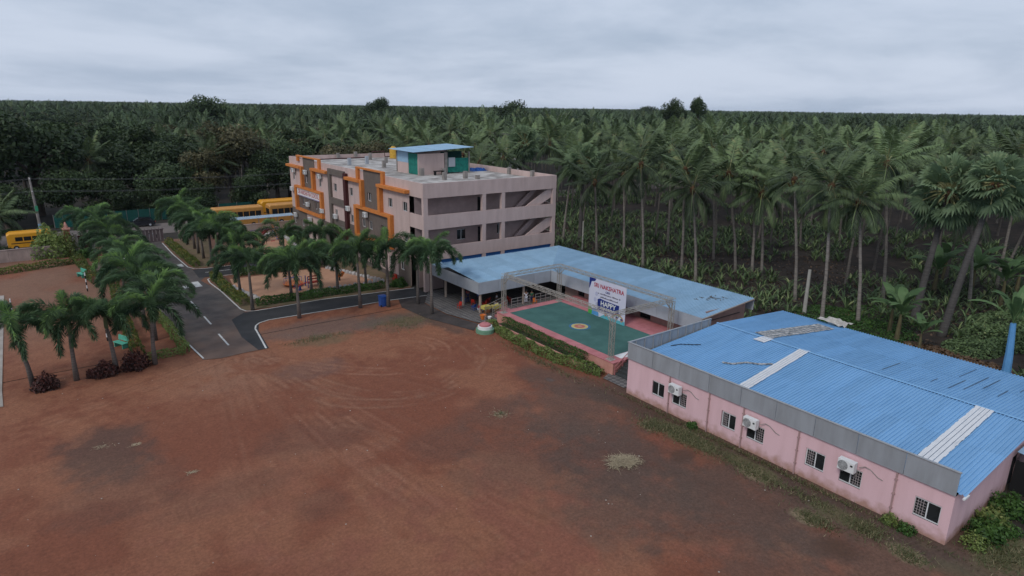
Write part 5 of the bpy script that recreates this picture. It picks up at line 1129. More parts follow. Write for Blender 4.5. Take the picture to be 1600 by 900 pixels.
def nuts(seed):
    rg = random.Random(seed); m = MB()
    for k in range(11):
        a = rg.random()*6.28; r_ = rg.uniform(.3, .5); c = (r_*math.cos(a), r_*math.sin(a), rg.uniform(-.75, -.25)); m.lathe(c, [(.05, -.13), (.12, -.06), (.13, .03), (.08, .11), (0, .14)], 6)
    return m
def fan_crown(seed, nf=64):
    rg = random.Random(seed); b = MB(); pet = MB()
    for f in range(nf):
        u = (f+.5)/nf; az = f*2.39996+rg.uniform(-.2, .2); e = R(86-146*u+rg.uniform(-8, 8)); h = Vector((math.cos(az), math.sin(az), 0)); side = Vector((-math.sin(az), math.cos(az), 0))
        d = h*math.cos(e)+Vector((0, 0, math.sin(e))); Lp = rg.uniform(1.0, 1.6); mid = d*Lp*.6; base = mid+(d+Vector((0, 0, -.25))).normalized()*Lp*.5
        pet.tube([d*.1, mid, base], [.08, .05, .04], 4, False)
        nrm = side.cross(d); tilt = rg.uniform(-1.2, 1.2); s2 = (side*math.cos(tilt)+nrm*math.sin(tilt)); n2 = s2.cross(d); ns = 20; Lf = rg.uniform(1.0, 1.25)
        t0 = .2+.6*(1-u)+rg.uniform(-.12, .12)
        for k in range(ns):
            a0 = (k/ns-.5)*2*2.05; a1 = ((k+1)/ns-.5)*2*2.05; am = (a0+a1)/2
            v = lambda a, r_: base+(d*math.cos(a)+s2*math.sin(a))*r_
            fold = n2*(.05 if k % 2 else -.05); tip = v(am, Lf*(1-.22*abs(am)/2))+Vector((0, 0, -.18-.1*rg.random()))
            b.face([base, v(a0, Lf*.62)+fold, tip, v(a1, Lf*.62)-fold], min(1, max(0, t0+rg.uniform(-.15, .15))))
    return b, pet
def fox_crown(seed, nf=11, L0=4.1):
    """foxtail palm: strongly arching fronds that hang at the ends, leaflets whorled all round the midrib"""
    rg = random.Random(seed); b = MB()
    for f in range(nf):
        u = (f+.5)/nf; az = f*2.39996+rg.uniform(-.3, .3); e = R(82-50*u+rg.uniform(-8, 8)); Ln = L0*rg.uniform(.85, 1.1)*(.7 if f == 0 else 1); bend = rg.uniform(1.9, 2.7)*(.55 if f == 0 else 1)
        h = Vector((math.cos(az), math.sin(az), 0)); side = Vector((-math.sin(az), math.cos(az), 0)); p = Vector((0, 0, 0)); n = 16; pts = [p.copy()]; tg = []
        for k in range(n):
            t = (k+.5)/n; a = max(e-bend*t**1.05, R(-84)); d = h*math.cos(a)+Vector((0, 0, math.sin(a))); p = p+d*(Ln/n); tg.append(d); pts.append(p.copy())
        for k in range(n):
            w = .04*(1-k/n)+.01; b.face([pts[k]-side*w, pts[k+1]-side*w*.8, pts[k+1]+side*w*.8, pts[k]+side*w], .6)
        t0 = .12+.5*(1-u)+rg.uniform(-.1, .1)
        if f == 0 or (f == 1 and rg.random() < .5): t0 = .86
        nl = 100
        for k in range(nl):
            t = .12+.88*(k+rg.random())/nl; q = t*n; i = min(int(q), n-1); P = pts[i].lerp(pts[i+1], q-i); d = tg[i]; nn = side.cross(d)
            ll = (.66*math.sin(math.pi*min(1, .16+.76*t))**.5+.05)*rg.uniform(.75, 1.15)
            for s in range(3):
                a = rg.random()*6.283; o_ = side*math.cos(a)+nn*math.sin(a); dr = (o_*.8+d*.7+Vector((0, 0, -.15))).normalized(); tip = P+dr*ll+Vector((0, 0, -.15*ll)); m = P+dr*ll*.45
                wv = d.cross(dr).normalized()*.034; up_ = o_.z
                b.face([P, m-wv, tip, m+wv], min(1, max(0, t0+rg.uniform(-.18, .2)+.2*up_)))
    return b
def broad_crown(seed, rx=5., rz_=4., n=4200, lumps=16, leaf=.42):
    rng = np.random.default_rng(seed); C = unit(rng.normal(size=(lumps, 3)))*np.array([rx, rx, rz_])*rng.uniform(.35, .78, (lumps, 1)); C[:, 2] = np.abs(C[:, 2])*rng.choice([1, 1, -.55], lumps)
    r_ = rng.uniform(.28, .46, lumps)*rx; k = rng.choice(lumps, n, p=r_**2/np.sum(r_**2)); dvec = unit(rng.normal(size=(n, 3))); rad = r_[k]*rng.uniform(.62, 1.08, n)
    P = C[k]+dvec*rad[:, None]*np.array([1, 1, .8]); Nn = unit(dvec+rng.normal(size=(n, 3))*.7+np.array([0, 0, .35]))
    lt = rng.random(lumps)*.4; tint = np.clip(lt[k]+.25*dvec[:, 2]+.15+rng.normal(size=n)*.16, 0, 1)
    b = MB(); b.arr(*cards(rng, P, Nn, leaf*rng.uniform(.6, 1.3, n), .6, tint)); return b, C, r_
def broad_trunk(C, seed, h):
    rg = random.Random(seed); b = MB(); b.tube([(0, 0, -h), (.1, .05, -h*.5), (0, 0, -.3*1)], [.45, .34, .26], 8)
    for c in C[:9]: c = Vector(c); b.tube([(0, 0, -h*.45+rg.uniform(0, h*.2)), tuple(c*.45+Vector((0, 0, -.4))), tuple(c*.95)], [.2, .12, .04], 6)
    return b
def hedge_mesh(path, w, h, z0, n, leaf, seed, lum=.25):
    """clipped or loose hedge following a path: leaves through a lumpy box volume"""
    rng = np.random.default_rng(seed); P = np.array(path, float); seg = np.linalg.norm(np.diff(P, axis=0), axis=1); cum = np.concatenate([[0], np.cumsum(seg)]); s = rng.random(n)*cum[-1]; i = np.clip(np.searchsorted(cum, s)-1, 0, len(seg)-1); t = (s-cum[i])/seg[i]
    base = P[i]+(P[i+1]-P[i])*t[:, None]; d = (P[i+1]-P[i])/seg[i][:, None]; nn = np.stack([-d[:, 1], d[:, 0]], 1)
    a = rng.random(n); side = rng.random(n); hh = h*(1+lum*(vnoise(s*1.1+seed, s*0+3.3, seed)-.5)*2); ww = w*(1+lum*(vnoise(s*1.3+9, s*0+8.1, seed+1)-.5)*2)
    off = np.where(side < .33, -.5, np.where(side < .66, .5, rng.uniform(-.5, .5, n))); zz = np.where(side < .66, rng.random(n), 1.)
    off = off+rng.normal(size=n)*.06; zz = zz+rng.normal(size=n)*.05-.15*(np.abs(off) > .4)*(zz > .9)
    X = base+nn*(off*ww)[:, None]; Z = z0+np.clip(zz, .02, 1.2)*hh
    V = np.stack([X[:, 0], X[:, 1], Z], 1); Nn = unit(np.stack([nn[:, 0]*np.sign(off)*(side < .66), nn[:, 1]*np.sign(off)*(side < .66), .6+0*off], 1)+rng.normal(size=(n, 3))*.8)
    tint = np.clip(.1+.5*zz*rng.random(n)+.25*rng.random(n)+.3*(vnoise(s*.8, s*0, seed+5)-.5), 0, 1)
    b = MB(); b.arr(*cards(rng, V, Nn, leaf*rng.uniform(.6, 1.4, n), .6, tint)); return b
def hedge(label, path, w, h, z0, n, leaf, m, seed, lum=.25):
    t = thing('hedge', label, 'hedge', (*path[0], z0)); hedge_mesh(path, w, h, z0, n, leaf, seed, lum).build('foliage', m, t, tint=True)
    st_ = MB()
    for p, q in zip(path[:-1], path[1:]):
        k = max(1, int(math.dist(p, q)/1.2))
        for i in range(k): f_ = (i+.5)/k; x = p[0]+(q[0]-p[0])*f_; y = p[1]+(q[1]-p[1])*f_; st_.tube([(x, y, z0-.02), (x+.03, y, z0+h*.7)], [.03, .015], 5)
    st_.build('stems', M_BARK, t); return t
def bush_mesh(seed, r_, h, n, leaf):
    rng = np.random.default_rng(seed); dv = unit(rng.normal(size=(n, 3))); dv[:, 2] = np.abs(dv[:, 2]); rad = rng.uniform(.55, 1.05, n)*(1+.25*np.sin(dv[:, 0]*5+seed)*np.cos(dv[:, 1]*4))
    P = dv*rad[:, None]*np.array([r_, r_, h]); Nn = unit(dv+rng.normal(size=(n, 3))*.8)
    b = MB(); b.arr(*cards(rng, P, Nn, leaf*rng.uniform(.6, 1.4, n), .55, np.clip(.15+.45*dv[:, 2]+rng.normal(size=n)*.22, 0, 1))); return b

# ------------------------------------------------------------------ hedges and shrubs
hedge('loose light green hedge along the foot of the stage', [(32.9, 47.4), (32.3, 44), (32.2, 40), (32.45, 36.5), (33.3, 32.6)], .75, .62, 0, 6500, .15, L_HEDGE, 3, .4)
hedge('clipped dark green hedge in the planter along the stage front', [(33.55, 46.0), (33.52, 40), (33.55, 34.8)], .5, .78, .36, 5000, .11, L_HEDGED, 4, .12)
hedge('clipped hedge below the low grey wall at far left', [(-16, 93.9), (-4.6, 95.2), (3.0, 96.9)], .9, .75, 0, 4200, .2, L_HEDGEO, 5)
hedge('orange tipped hedge running from the brick pillar into the court', [(3.3, 99.2), (3.7, 92), (4.2, 84.6)], .9, .85, 0, 3200, .18, L_HEDGEO, 6)
hedge('hedge between the left palm row and the court', [(6.6, 99), (6.2, 90), (5.6, 80), (5.1, 70), (4.9, 57)], .8, .75, 0, 7000, .18, L_HEDGEO, 7)
hedge('short bright hedge at the yard end of the left verge', [(5.4, 56), (8.2, 55.7), (8.15, 62), (7.9, 68)], .65, .6, 0, 4200, .14, L_HEDGE, 8)
hedge('hedge right of the road beside the near play area', [(15.75, 80.2), (15.5, 74), (15.8, 66.2)], .9, .8, 0, 4200, .17, L_HEDGEO, 9)
hedge('dark green hedge between the side road and the near play area', [(16.6, 65.9), (23, 65.4), (30.4, 64.9)], .8, .75, 0, 5200, .16, L_HEDGED, 10)
hedge('hedge right of the road leading to the sliding gate', [(15.2, 86.4), (14.9, 95), (14.9, 104.4)], .8, .75, 0, 4500, .18, L_HEDGEO, 11)
hedge('dark green hedge between the two play areas', [(18, 79.2), (28, 78.4)], .8, .9, 0, 3000, .18, L_HEDGED, 12)
hedge('green hedge south of the far play area', [(21.4, 87.2), (28.2, 87.6)], .9, 1.0, 0, 3000, .18, L_HEDGED, 13)
for i, (x, y, s, lb) in enumerate(((-1.35, 54.0, .85, 'dark red croton bush at the foot of the leftmost yard palm'), (2.35, 54.3, .85, 'dark red croton bush beside the third palm of the yard row'), (4.3, 54.6, 1.0, 'largest dark red croton bush next to the bright hedge'), (1.55, 54.4, .45, 'small croton sprig beside the middle croton bush'))):
    t = thing('croton_bush', lb, 'bush', (x, y, 0), 0, 'croton bushes'); o = bush_mesh(20+i, s, s*1.25, 1400, .2).build('foliage', L_CROT, t, tint=True, local=True); MB().tube([(0, 0, 0), (0, 0, s*.8)], .04, 5).build('stem', M_BARK, t, local=True)
for i, (x, y, s, m, lb) in enumerate(((.7, 103.4, 2.3, L_HEDGE, 'round bright green shrub hiding the front of the yellow van'), (2.7, 101.9, .9, L_HEDGE, 'slim climbing shrub on the brick coloured pillar'), (-4.6, 106, 1.3, L_BROAD, 'round dark shrub at the left picture edge by the van'), (4.4, 100.2, 1.0, L_HEDGED, 'low dark shrub in front of the wicket gate'), (32.2, 64.4, .8, L_HEDGED, 'dark shrub at the foot of the school by the side road'), (31.4, 64.6, .6, L_HEDGED, 'small shrub left of the shrub at the school corner'), (32.3, 10.9, .45, L_HEDGE, 'bright weed bush against the hall wall below the near air conditioner'), (32.2, 10.1, .42, L_HEDGED, 'darker weed bush next to the near window of the hall'), (32.2, 23.2, .36, L_HEDGED, 'weed clump against the hall wall between the far units'), (38.2, 7.7, .9, L_HEDGED, 'dark flowering bush at the gable of the hall beside the lean-to'), (36.3, 7.8, .8, L_HEDGE, 'leafy bush in the middle of the hall gable'), (35.0, 7.6, .85, L_HEDGED, 'bush below the gable of the pink hall'), (33.7, 7.7, .6, L_HEDGE, 'bush at the near corner of the pink hall'), (36.2, 7.0, .5, L_HEDGED, 'small bush out from the hall gable'))):
    t = thing('shrub', lb, 'shrub', (x, y, 0)); hh = {0: 3.5, 1: 3.6}.get(i, s*1.15)
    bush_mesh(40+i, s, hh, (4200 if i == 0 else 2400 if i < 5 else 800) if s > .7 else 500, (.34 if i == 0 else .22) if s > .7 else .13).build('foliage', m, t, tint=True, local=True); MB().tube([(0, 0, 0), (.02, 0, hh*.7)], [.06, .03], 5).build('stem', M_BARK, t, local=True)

# grass and litter nobody could count
def blades(name, label, cat, m, pts, h, w, seed, lean=.5, up_=1.):
    rng = np.random.default_rng(seed); P = np.array(pts); n = len(P); a = rng.random(n)*6.283; d = np.stack([np.cos(a), np.sin(a), np.zeros(n)], 1); hh = h*rng.uniform(.5, 1.3, n)[:, None]
    sd_2 = np.stack([-d[:, 1], d[:, 0], np.zeros(n)], 1)*w; tip = P+d*hh*lean*rng.uniform(.4, 1.4, (n, 1))+np.array([0, 0, 1])*hh*up_
    V = np.stack([P-sd_2, P+sd_2, tip], 1).reshape(-1, 3); F = np.arange(n*3).reshape(n, 3); b = MB(); b.arr(V, F, rng.random(n)); return tag(b.build(name, m, None, tint=True), label, cat, kind='stuff')
rng = np.random.default_rng(77)
pts = []
for (cx_, cy_, rx, ry, n) in ((30.9, 22.5, .8, 2.8, 2600), (30.2, 24.9, .6, .8, 900), (30.7, 17.5, .6, 1.6, 900), (30.9, 14.5, .5, 1.6, 500), (29.4, 13.2, .5, .9, 800), (30.8, 11.3, .7, 1.0, 900), (30.4, 9.2, .5, .7, 500), (34.3, 6.7, 1.6, 1.0, 1500), (32.1, 19.5, .25, 9, 2200), (26.5, 52.5, 2.5, 1.8, 700), (18, 53, 2.5, .7, 500), (31.2, 38, .5, 4.5, 900), (23, 31.9, .35, .35, 60)):
    pts.append(np.stack([rng.normal(cx_, rx*.6, n), rng.normal(cy_, ry*.6, n), np.full(n, .0)], 1))
blades('grass_patch', 'thin dry grass along the foot of the hall and yard edge', 'grass', L_GRASS, np.concatenate(pts), .2, .02, 3, 1.0, .7)
pts = np.stack([np.array([25.2, 25.7, 26.0, 25.4, 24.8])[np.arange(700) % 5]+rng.normal(0, .24, 700), np.array([23.2, 22.9, 22.5, 22.4, 22.8])[np.arange(700) % 5]+rng.normal(0, .2, 700), rng.uniform(.0, .12, 700)], 1)
blades('straw_heap', 'small heap of pale straw lying on the dark patch of the yard', 'straw', L_STRAW, pts, .5, .016, 4, 1.0, .10)['kind'] = 'stuff'
pts = np.stack([rng.normal(23, .3, 80), rng.normal(31.9, .3, 80), np.full(80, .02)], 1); blades('straw_wisp', 'thin wisp of straw in the middle of the yard', 'straw', L_STRAW, pts, .4, .012, 5, 1.0, .06)
b = MB(); rg = random.Random(31)
for k in range(200):
    x = rg.uniform(-8, 31); y = rg.uniform(8, 56); s = rg.choice((.015, .02, .02, .03, .045)); a = rg.random()*3; b.prism([(x+s*math.cos(a+q), y+s*math.sin(a+q)) for q in (0, 1.7, 3, 4.6)], 'z', 0, s*.6)
tag(b.build('pebble_litter', mat('pale_litter', (.42, .38, .33), (.30, .25, .20), 3, .9)), 'scattered pale pebbles and paper bits over the red yard', 'litter', kind='stuff')
# flat pale scraps
for x, y, s, lb in ((1.0, 42.2, .5, 'pale flattened straw scrap on the dark burnt patch, left one'), (2.6, 41.3, .35, 'pale flattened straw scrap on the dark burnt patch, right one'), (4.8, 36.1, .25, 'small pale scrap below the burnt patch in the yard')):
    q = np.stack([rng.normal(x, s*.5, 50), rng.normal(y, s*.3, 50), np.full(50, .02)], 1); o = blades('straw_scrap', lb, 'straw', L_STRAW, q, .25, .014, int(x*10)+9, 1., .05); del o['kind']

# ------------------------------------------------------------------ foxtail palms
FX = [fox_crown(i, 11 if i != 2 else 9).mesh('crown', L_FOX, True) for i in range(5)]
FSH = MB().lathe((0, 0, -.95), [(.12, 0), (.15, .25), (.12, .8), (.06, 1.0), (0, 1.0)], 9).mesh('crownshaft', M_SHAFT)
rg = random.Random(12)
def foxtail(label, x, y, h, lean=(0, 0), s=1., group=None, ci=None, rot=None):
    t = thing('foxtail_palm', label, 'palm', (x, y, 0), 0, group); hx, hy = lean
    MB().tube([(0, 0, -.1), (hx*.2, hy*.2, h*.33), (hx*.6, hy*.6, h*.66), (hx, hy, h-.85)], [.21*s, .15*s, .125*s, .11*s], 9).build('trunk', M_TRUNKF, t, local=True, smooth=True)
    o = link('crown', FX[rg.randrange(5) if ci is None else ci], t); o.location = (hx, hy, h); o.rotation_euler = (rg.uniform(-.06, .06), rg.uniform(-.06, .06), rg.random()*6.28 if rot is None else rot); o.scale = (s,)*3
    o = link('crownshaft', FSH, t); o.location = (hx, hy, h); o.scale = (s,)*3
for i, (x, y, h, lx, ly) in enumerate(((-2.1, 54.9, 4.5, -.5, .3), (.5, 54.4, 4.6, .1, -.1), (3.1, 54.65, 4.4, -.2, .2), (5.7, 54.55, 4.6, .2, -.2))): foxtail('%s foxtail palm from the left in the row at the yard edge' % ORD[i], x, y, h, (lx, ly), 1.0, 'foxtail palms at the yard edge')
for i, (x, y, h) in enumerate(((6.6, 60.5, 4.3), (6.4, 65, 4.5), (6.5, 70, 4.6), (6.6, 75, 4.7), (6.5, 80, 4.5), (6.6, 85.5, 4.7), (6.7, 91, 4.6), (6.6, 96.5, 4.7), (6.7, 102, 4.9), (4.9, 104.8, 4.6))): foxtail('%s palm from the yard in the bushy row left of the road' % ORD[i], x, y, h, (rg.uniform(-.35, .35), rg.uniform(-.3, .3)), rg.uniform(.85, 1.14), 'foxtail palms left of the road')
for i, (x, y, h) in enumerate(((16.9, 84, 4.4), (17.2, 87.6, 4.6), (16.9, 91, 4.8), (17, 94.6, 4.7), (17.2, 98, 4.9), (16.9, 101.4, 5.0), (17.0, 104.4, 5.2), (19.2, 86, 4.0), (19.2, 91, 3.9))): foxtail('%s palm from the lane in the bushy row right of the road' % ORD[i], x, y, h, (rg.uniform(-.35, .35), rg.uniform(-.3, .3)), rg.uniform(.85, 1.14), 'foxtail palms right of the road')
for x, y, h, lb in ((18.9, 59.5, 5.2, 'foxtail palm nearest the junction on the yard side of the side road'), (25.1, 59.3, 5.7, 'foxtail palm just left of the blue bin on the yard side of the side road'), (27.6, 58.0, 6.0, 'foxtail palm directly behind the blue bin'), (30.6, 57.2, 5.2, 'foxtail palm between the blue bin and the shed'), (30.1, 53.4, 6.2, 'tall foxtail palm in front of the grey shed fascia'), (15.9, 64.5, 4.9, 'foxtail palm at the corner of the near play area by the junction'), (16.4, 71.0, 4.3, 'foxtail palm on the road side of the near play area'), (20.5, 66.6, 4.2, 'foxtail palm at the left front of the near play area'), (25.1, 65.2, 4.6, 'foxtail palm at the middle front of the near play area'), (22.6, 66.4, 4.0, 'short foxtail palm between the two at the play area front'), (28.6, 65.6, 4.4, 'foxtail palm at the right front of the near play area'), (19.0, 79.6, 4.0, 'foxtail palm beside the lane north of the near play area'), (24.0, 79.4, 4.2, 'foxtail palm in the middle of the hedge between the play areas'), (28.6, 79.0, 4.0, 'foxtail palm near the school porch'), (-12, 100, 4.6, 'foxtail palm far left inside the low wall')):
    foxtail(lb, x, y, h, (rg.uniform(-.15, .15), rg.uniform(-.15, .15)), rg.uniform(.92, 1.05), 'foxtail palms along the side road and play areas')

# ------------------------------------------------------------------ coconut grove
NV = 8
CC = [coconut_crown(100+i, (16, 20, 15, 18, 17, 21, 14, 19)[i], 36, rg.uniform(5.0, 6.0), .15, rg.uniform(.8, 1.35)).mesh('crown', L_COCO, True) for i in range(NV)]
HEART = heart().mesh('heart', M_COIR); NUTS = [nuts(i).mesh('coconuts', M_NUT) for i in range(2)]
TRM = []
for i in range(5):
    a = rg.random()*6.28; q = .35+.25*i; TRM.append((MB().tube([(0, 0, -.3), (.06*q*math.cos(a), .06*q*math.sin(a), .5), (q*.35*math.cos(a), q*.35*math.sin(a), 4), (q*.75*math.cos(a), q*.75*math.sin(a), 8), (q*math.cos(a), q*math.sin(a), 12)], [.27, .18, .14, .125, .11], 8).mesh('trunk', M_TRUNK, smooth=True), (q*math.cos(a), q*math.sin(a))))
def coconut(label, x, y, h, lean=None, group=None, s=1., detail=True):
    t = thing('coconut_palm', label, 'palm', (x, y, 0), 0, group)
    if lean is None:
        me, (tx, ty) = rg.choice(TRM); o = link('trunk', me, t); o.scale = (1, 1, h/12); top = (tx, ty, h)
    else:
        lx, ly = lean; MB().tube([(0, 0, -.3), (.03*lx, .03*ly, .5), (lx*.25, ly*.25, h*.35), (lx*.62, ly*.62, h*.68), (lx, ly, h)], [.30, .20, .15, .135, .12], 9).build('trunk', M_TRUNKL, t, local=True, smooth=True); top = (lx, ly, h)
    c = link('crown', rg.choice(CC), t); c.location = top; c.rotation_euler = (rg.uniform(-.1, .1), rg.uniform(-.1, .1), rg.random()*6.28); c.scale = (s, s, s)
    if detail:
        o = link('heart', HEART, c)
        if rg.random() < .7: link('coconuts', rg.choice(NUTS), c)
    return t
G_NEAR = 'coconut palms at the front of the grove'
for (x, y, lx, ly, h, lb) in ((63.7, 64.9, -.6, .4, 10.2, 'low coconut palm right of the school\'s corner, behind the far end of the shed roof'), (62.1, 54.6, -.9, .7, 13.5, 'slim tall coconut palm behind the middle of the pale blue shed roof'), (62.6, 46.6, -1.1, .8, 11.2, 'coconut palm with full drooping crown behind the banner side of the shed roof'), (74.1, 60.7, -.4, .3, 14.4, 'tall coconut palm second row behind the middle of the shed roof'), (65.0, 50.7, -.5, .4, 13.0, 'coconut palm just left of the drooping crowned palm behind the shed'), (74.6, 52.9, -1.3, 1.0, 15.0, 'tall coconut palm in the second row right of the drooping crowned palm'), (70.9, 46.8, -1.8, 1.3, 12.6, 'coconut palm with pale curved trunk left of the twin trunks'), (72.7, 45.6, -.8, .6, 12.2, 'left of two coconut palms standing close together behind the shed\'s right end'), (71.7, 43.6, -.9, .7, 10.5, 'right of two coconut palms standing close together behind the shed\'s right end'), (65.2, 35.3, -1.4, 1.1, 13.2, 'coconut palm just left of the pale concrete post'), (61.2, 30.1, -.8, .6, 13.3, 'coconut palm just right of the pale concrete post, trunk leaning right'), (63.6, 27.7, -1.4, 1.1, 12.1, 'coconut palm with yellowing low fronds behind the crumpled white sheet'), (73.5, 29.8, -1.7, 1.3, 15.0, 'tallest slim coconut palm left of the big fan palm'), (79.4, 23.5, -1.6, 1.2, 10.9, 'short coconut palm between the two fan palms'), (90.6, 24.5, -.1, .1, 14.8, 'leaning coconut palm at the right picture edge'), (93.0, 24.7, 1.7, -1.3, 10.5, 'second leaning coconut palm at the right picture edge'), (67.0, 62.7, -.6, .4, 11.2, 'coconut palm between the school corner and the middle of the shed roof'), (65.7, 74.5, .8, -.6, 11.7, 'coconut palm close behind the school\'s right end')):
    coconut(lb, x, y, h, (lx, ly), G_NEAR)
coconut('lone pale coconut palm in front of the dark trees above the gate palms', 8.3, 141, 9.6, (.6, -.4), None, 1.05)
coconut('leaning coconut palm at the left picture edge behind the van', -5.0, 114.6, 4.2, (.3, .2), None, .95)
# palmyra fan palms
fan_b, fan_p = fan_crown(7); FANM = fan_b.mesh('crown', L_FAN, True); FANP = fan_p.mesh('petioles', M_PETI)
fan_b, fan_p = fan_crown(8, 56); FANM2 = fan_b.mesh('crown', L_FAN, True); FANP2 = fan_p.mesh('petioles', M_PETI)
for i, (x, y, lx, ly, h, s, lb) in enumerate(((67.8, 24.4, 1.2, -.5, 12.9, 1.45, 'large pale fan palm with leaning thick trunk at right'), (66.0, 21.2, 2.2, -1.0, 14.0, 1.25, 'smaller fan palm right of the large pale fan palm'), (62.0, 12.0, .5, .0, 8.2, 1.2, 'fan palm cut by the right picture edge'), (66.5, 71.5, .3, .3, 12.2, 1.3, 'fan palm beside the school\'s right corner'), (71, 92, .2, .1, 13.8, 1.3, 'fan palm behind the rooftop room'))):
    t = thing('fan_palm', lb, 'palm', (x, y, 0), 0, 'fan palms in the grove')
    MB().tube([(0, 0, -.3), (lx*.05, ly*.05, .6), (lx*.4, ly*.4, h*.45), (lx, ly, h)], [.5, .36, .29, .24], 10).build('trunk', mat('palmyra_bark', (.10, .092, .088), (.06, .055, .052), 3, .9, .3, 12, coords='obj', stretch=(.6, .6, 5)), t, local=True, smooth=True)
    c = link('crown', (FANM, FANM2)[i % 2], t); c.location = (lx, ly, h); c.scale = (s,)*3; c.rotation_euler = (0, 0, i*1.3); link('petioles', (FANP, FANP2)[i % 2], c); o = link('heart', HEART, c); o.scale = (1.2, 1.2, 1)
# bodies of the grove: a jittered planting grid; nearest ones as individuals, the rest as one mass
taken = [(o.location.x, o.location.y) for o in COL.objects if o.get('category') == 'palm' and o.location.x > 55]
def clear_of(x, y, d): return all((x-a)**2+(y-b)**2 > d*d for a, b in taken)
cand = []
for i in range(-4, 70):
    for j in range(-8, 70):
        x = 62+i*8.4+rg.uniform(-2.2, 2.2); y = -30+j*8.2+rg.uniform(-2.2, 2.2)
        ang = math.degrees(math.atan2(x, y))
        if not (-14 < ang < 88): continue
        if x < 60 and y < 128: continue
        if x < 74 and y < 40 and x > 55 and y > 8: continue
        if y < 128 and x < 66 and y > 78: pass
        if not clear_of(x, y, 5.6): continue
        cand.append((math.hypot(x, y), x, y))
cand.sort()
def zone(x, y):   # what grows here: the left wood is mostly broadleaf near the road
    if y > 128 and x < 62: return 'left'
    return 'grove'
near_palms, rest = [], []
nk = 0
for d, x, y in cand:
    if zone(x, y) == 'left' and y < 165 and rg.random() < .75: continue
    if nk < 235 and d < 260:
        near_palms.append((x, y)); nk += 1
    else: rest.append((x, y))
for x, y in near_palms:
    lf = zone(x, y) == 'left'; h = rg.uniform(8.5, 12.5) if lf else rg.choice((rg.uniform(8, 12), rg.uniform(10, 13.5), rg.uniform(12.5, 14.6)))
    coconut('coconut palm in the crowded wood beyond the public road on the left' if lf else 'coconut palm in the crowded grove behind the front row', x, y, h, None, 'coconut palms of the left wood' if lf else 'coconut palms inside the grove', rg.uniform(.78, 1.15), math.hypot(x, y) < 130)

# ------------------------------------------------------------------ broadleaf trees
BR = []
for i, (rx, rz_, n) in enumerate(((5, 4.2, 6000), (5, 3.6, 6000), (5, 4.8, 6000), (5, 4.0, 6000))):
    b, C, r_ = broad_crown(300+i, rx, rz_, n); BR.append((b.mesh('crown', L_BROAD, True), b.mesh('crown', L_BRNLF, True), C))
TRUNKS = [broad_trunk(BR[i][2], i, 6.5).mesh('trunk', M_BARK, smooth=True) for i in range(4)]
def broadleaf(label, x, y, top, r_, bronze=False, i=None, group='broadleaf trees'):
    i = rg.randrange(4) if i is None else i; t = thing('broadleaf_tree', label, 'tree', (x, y, 0), rg.random()*6.28, group); s = r_/5; st2 = 1.7 if group == 'far trees on the horizon' and r_ < 6 else 1.0; cz = top-4.2*s*st2
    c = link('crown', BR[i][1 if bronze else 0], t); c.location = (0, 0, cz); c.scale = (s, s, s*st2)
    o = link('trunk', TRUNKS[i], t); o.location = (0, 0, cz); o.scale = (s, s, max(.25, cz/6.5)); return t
for x, y, top, r_, br, lb in ((0.5, 142, 19, 9.5, False, 'huge dark spreading tree at the upper left'), (-9, 136, 17, 8, False, 'dark tree at the far left edge'), (20.5, 133, 11.0, 6.5, False, 'rounded mid green tree above the gate palms'), (33, 140, 17.2, 8, True, 'tall bronze leaved tree left of the school'), (27.5, 133.5, 12, 5.5, True, 'bronze leaved tree standing just above the buses'), (11, 131, 7.5, 5, False, 'low dark tree behind the green net left of the gate'), (39.5, 132, 11.5, 6, False, 'dark green tree behind the rear of the yellow buses'), (44, 138, 13, 6.5, False, 'dark tree just left of the school\'s rear corner'), (-4, 129.5, 8, 5, False, 'low dark tree behind the electricity pole'), (15.5, 139, 12.5, 7, False, 'dark tree behind the black car'), (50, 128, 13.8, 6.5, True, 'brownish tree behind the school\'s left roof corner'), (56.5, 121, 13.5, 6, True, 'brownish tree behind the middle of the school roof'), (60, 113, 12.5, 5.5, False, 'green tree behind the school roof pipes'), (62, 103, 12.2, 5.0, False, 'green tree behind the yellow tank'), (17, 128.5, 6.0, 3.6, False, 'low green tree behind the black car\'s roof'), (24, 129, 6.5, 4, False, 'low dark tree left of the bus canopy'), (33.5, 128.5, 7.5, 4.5, False, 'low dark tree behind the bus roofs'), (5, 135, 10, 6, False, 'dark tree left of the lone pale coconut palm'), (22, 150, 14, 7, False, 'dark tree behind the rounded mid green tree')):
    broadleaf(lb, x, y, top, r_, br)
# a few that break the horizon far off
for ang, d, top, r_, lb in ((12.0, 330, 24.5, 11, 'broad tree rising above the horizon at left'), (25.3, 420, 25.5, 10, 'thin topped tree above the horizon over the school\'s left end'), (36.9, 380, 25.5, 15, 'wide domed tree on the horizon right of the rooftop room'), (50.4, 250, 25.0, 5.0, 'left of two dark trees standing above the grove horizon'), (52.3, 250, 26., 3.9, 'right of two dark trees standing above the grove horizon'), (48.2, 900, 28, 18, 'small distant tree clump on the horizon left of the two dark trees')):
    broadleaf(lb, d*math.sin(R(ang)), d*math.cos(R(ang)), top, r_, False, None, 'far trees on the horizon')
t = thing('far_house', 'small pale house half hidden among palms behind the school roof', 'house', (108, 150, 0)); box('wall', M_WHITE, t, 104, 112, 147, 153, 0, 12.4); MB().prism([(103.5, 12.4), (112.5, 12.4), (112, 13), (104, 13)], 'y', 146.5, 153.5).build('roof', M_CONC, t); box('window', M_GLASS, t, 106, 107.5, 146.96, 147.05, 10, 11.3)
MB().lathe((111, 148, 13), [(.05, 0), (.05, 1.2), (.9, 1.9), (.0, 1.5)], 12).build('dish', M_WHITE, t)

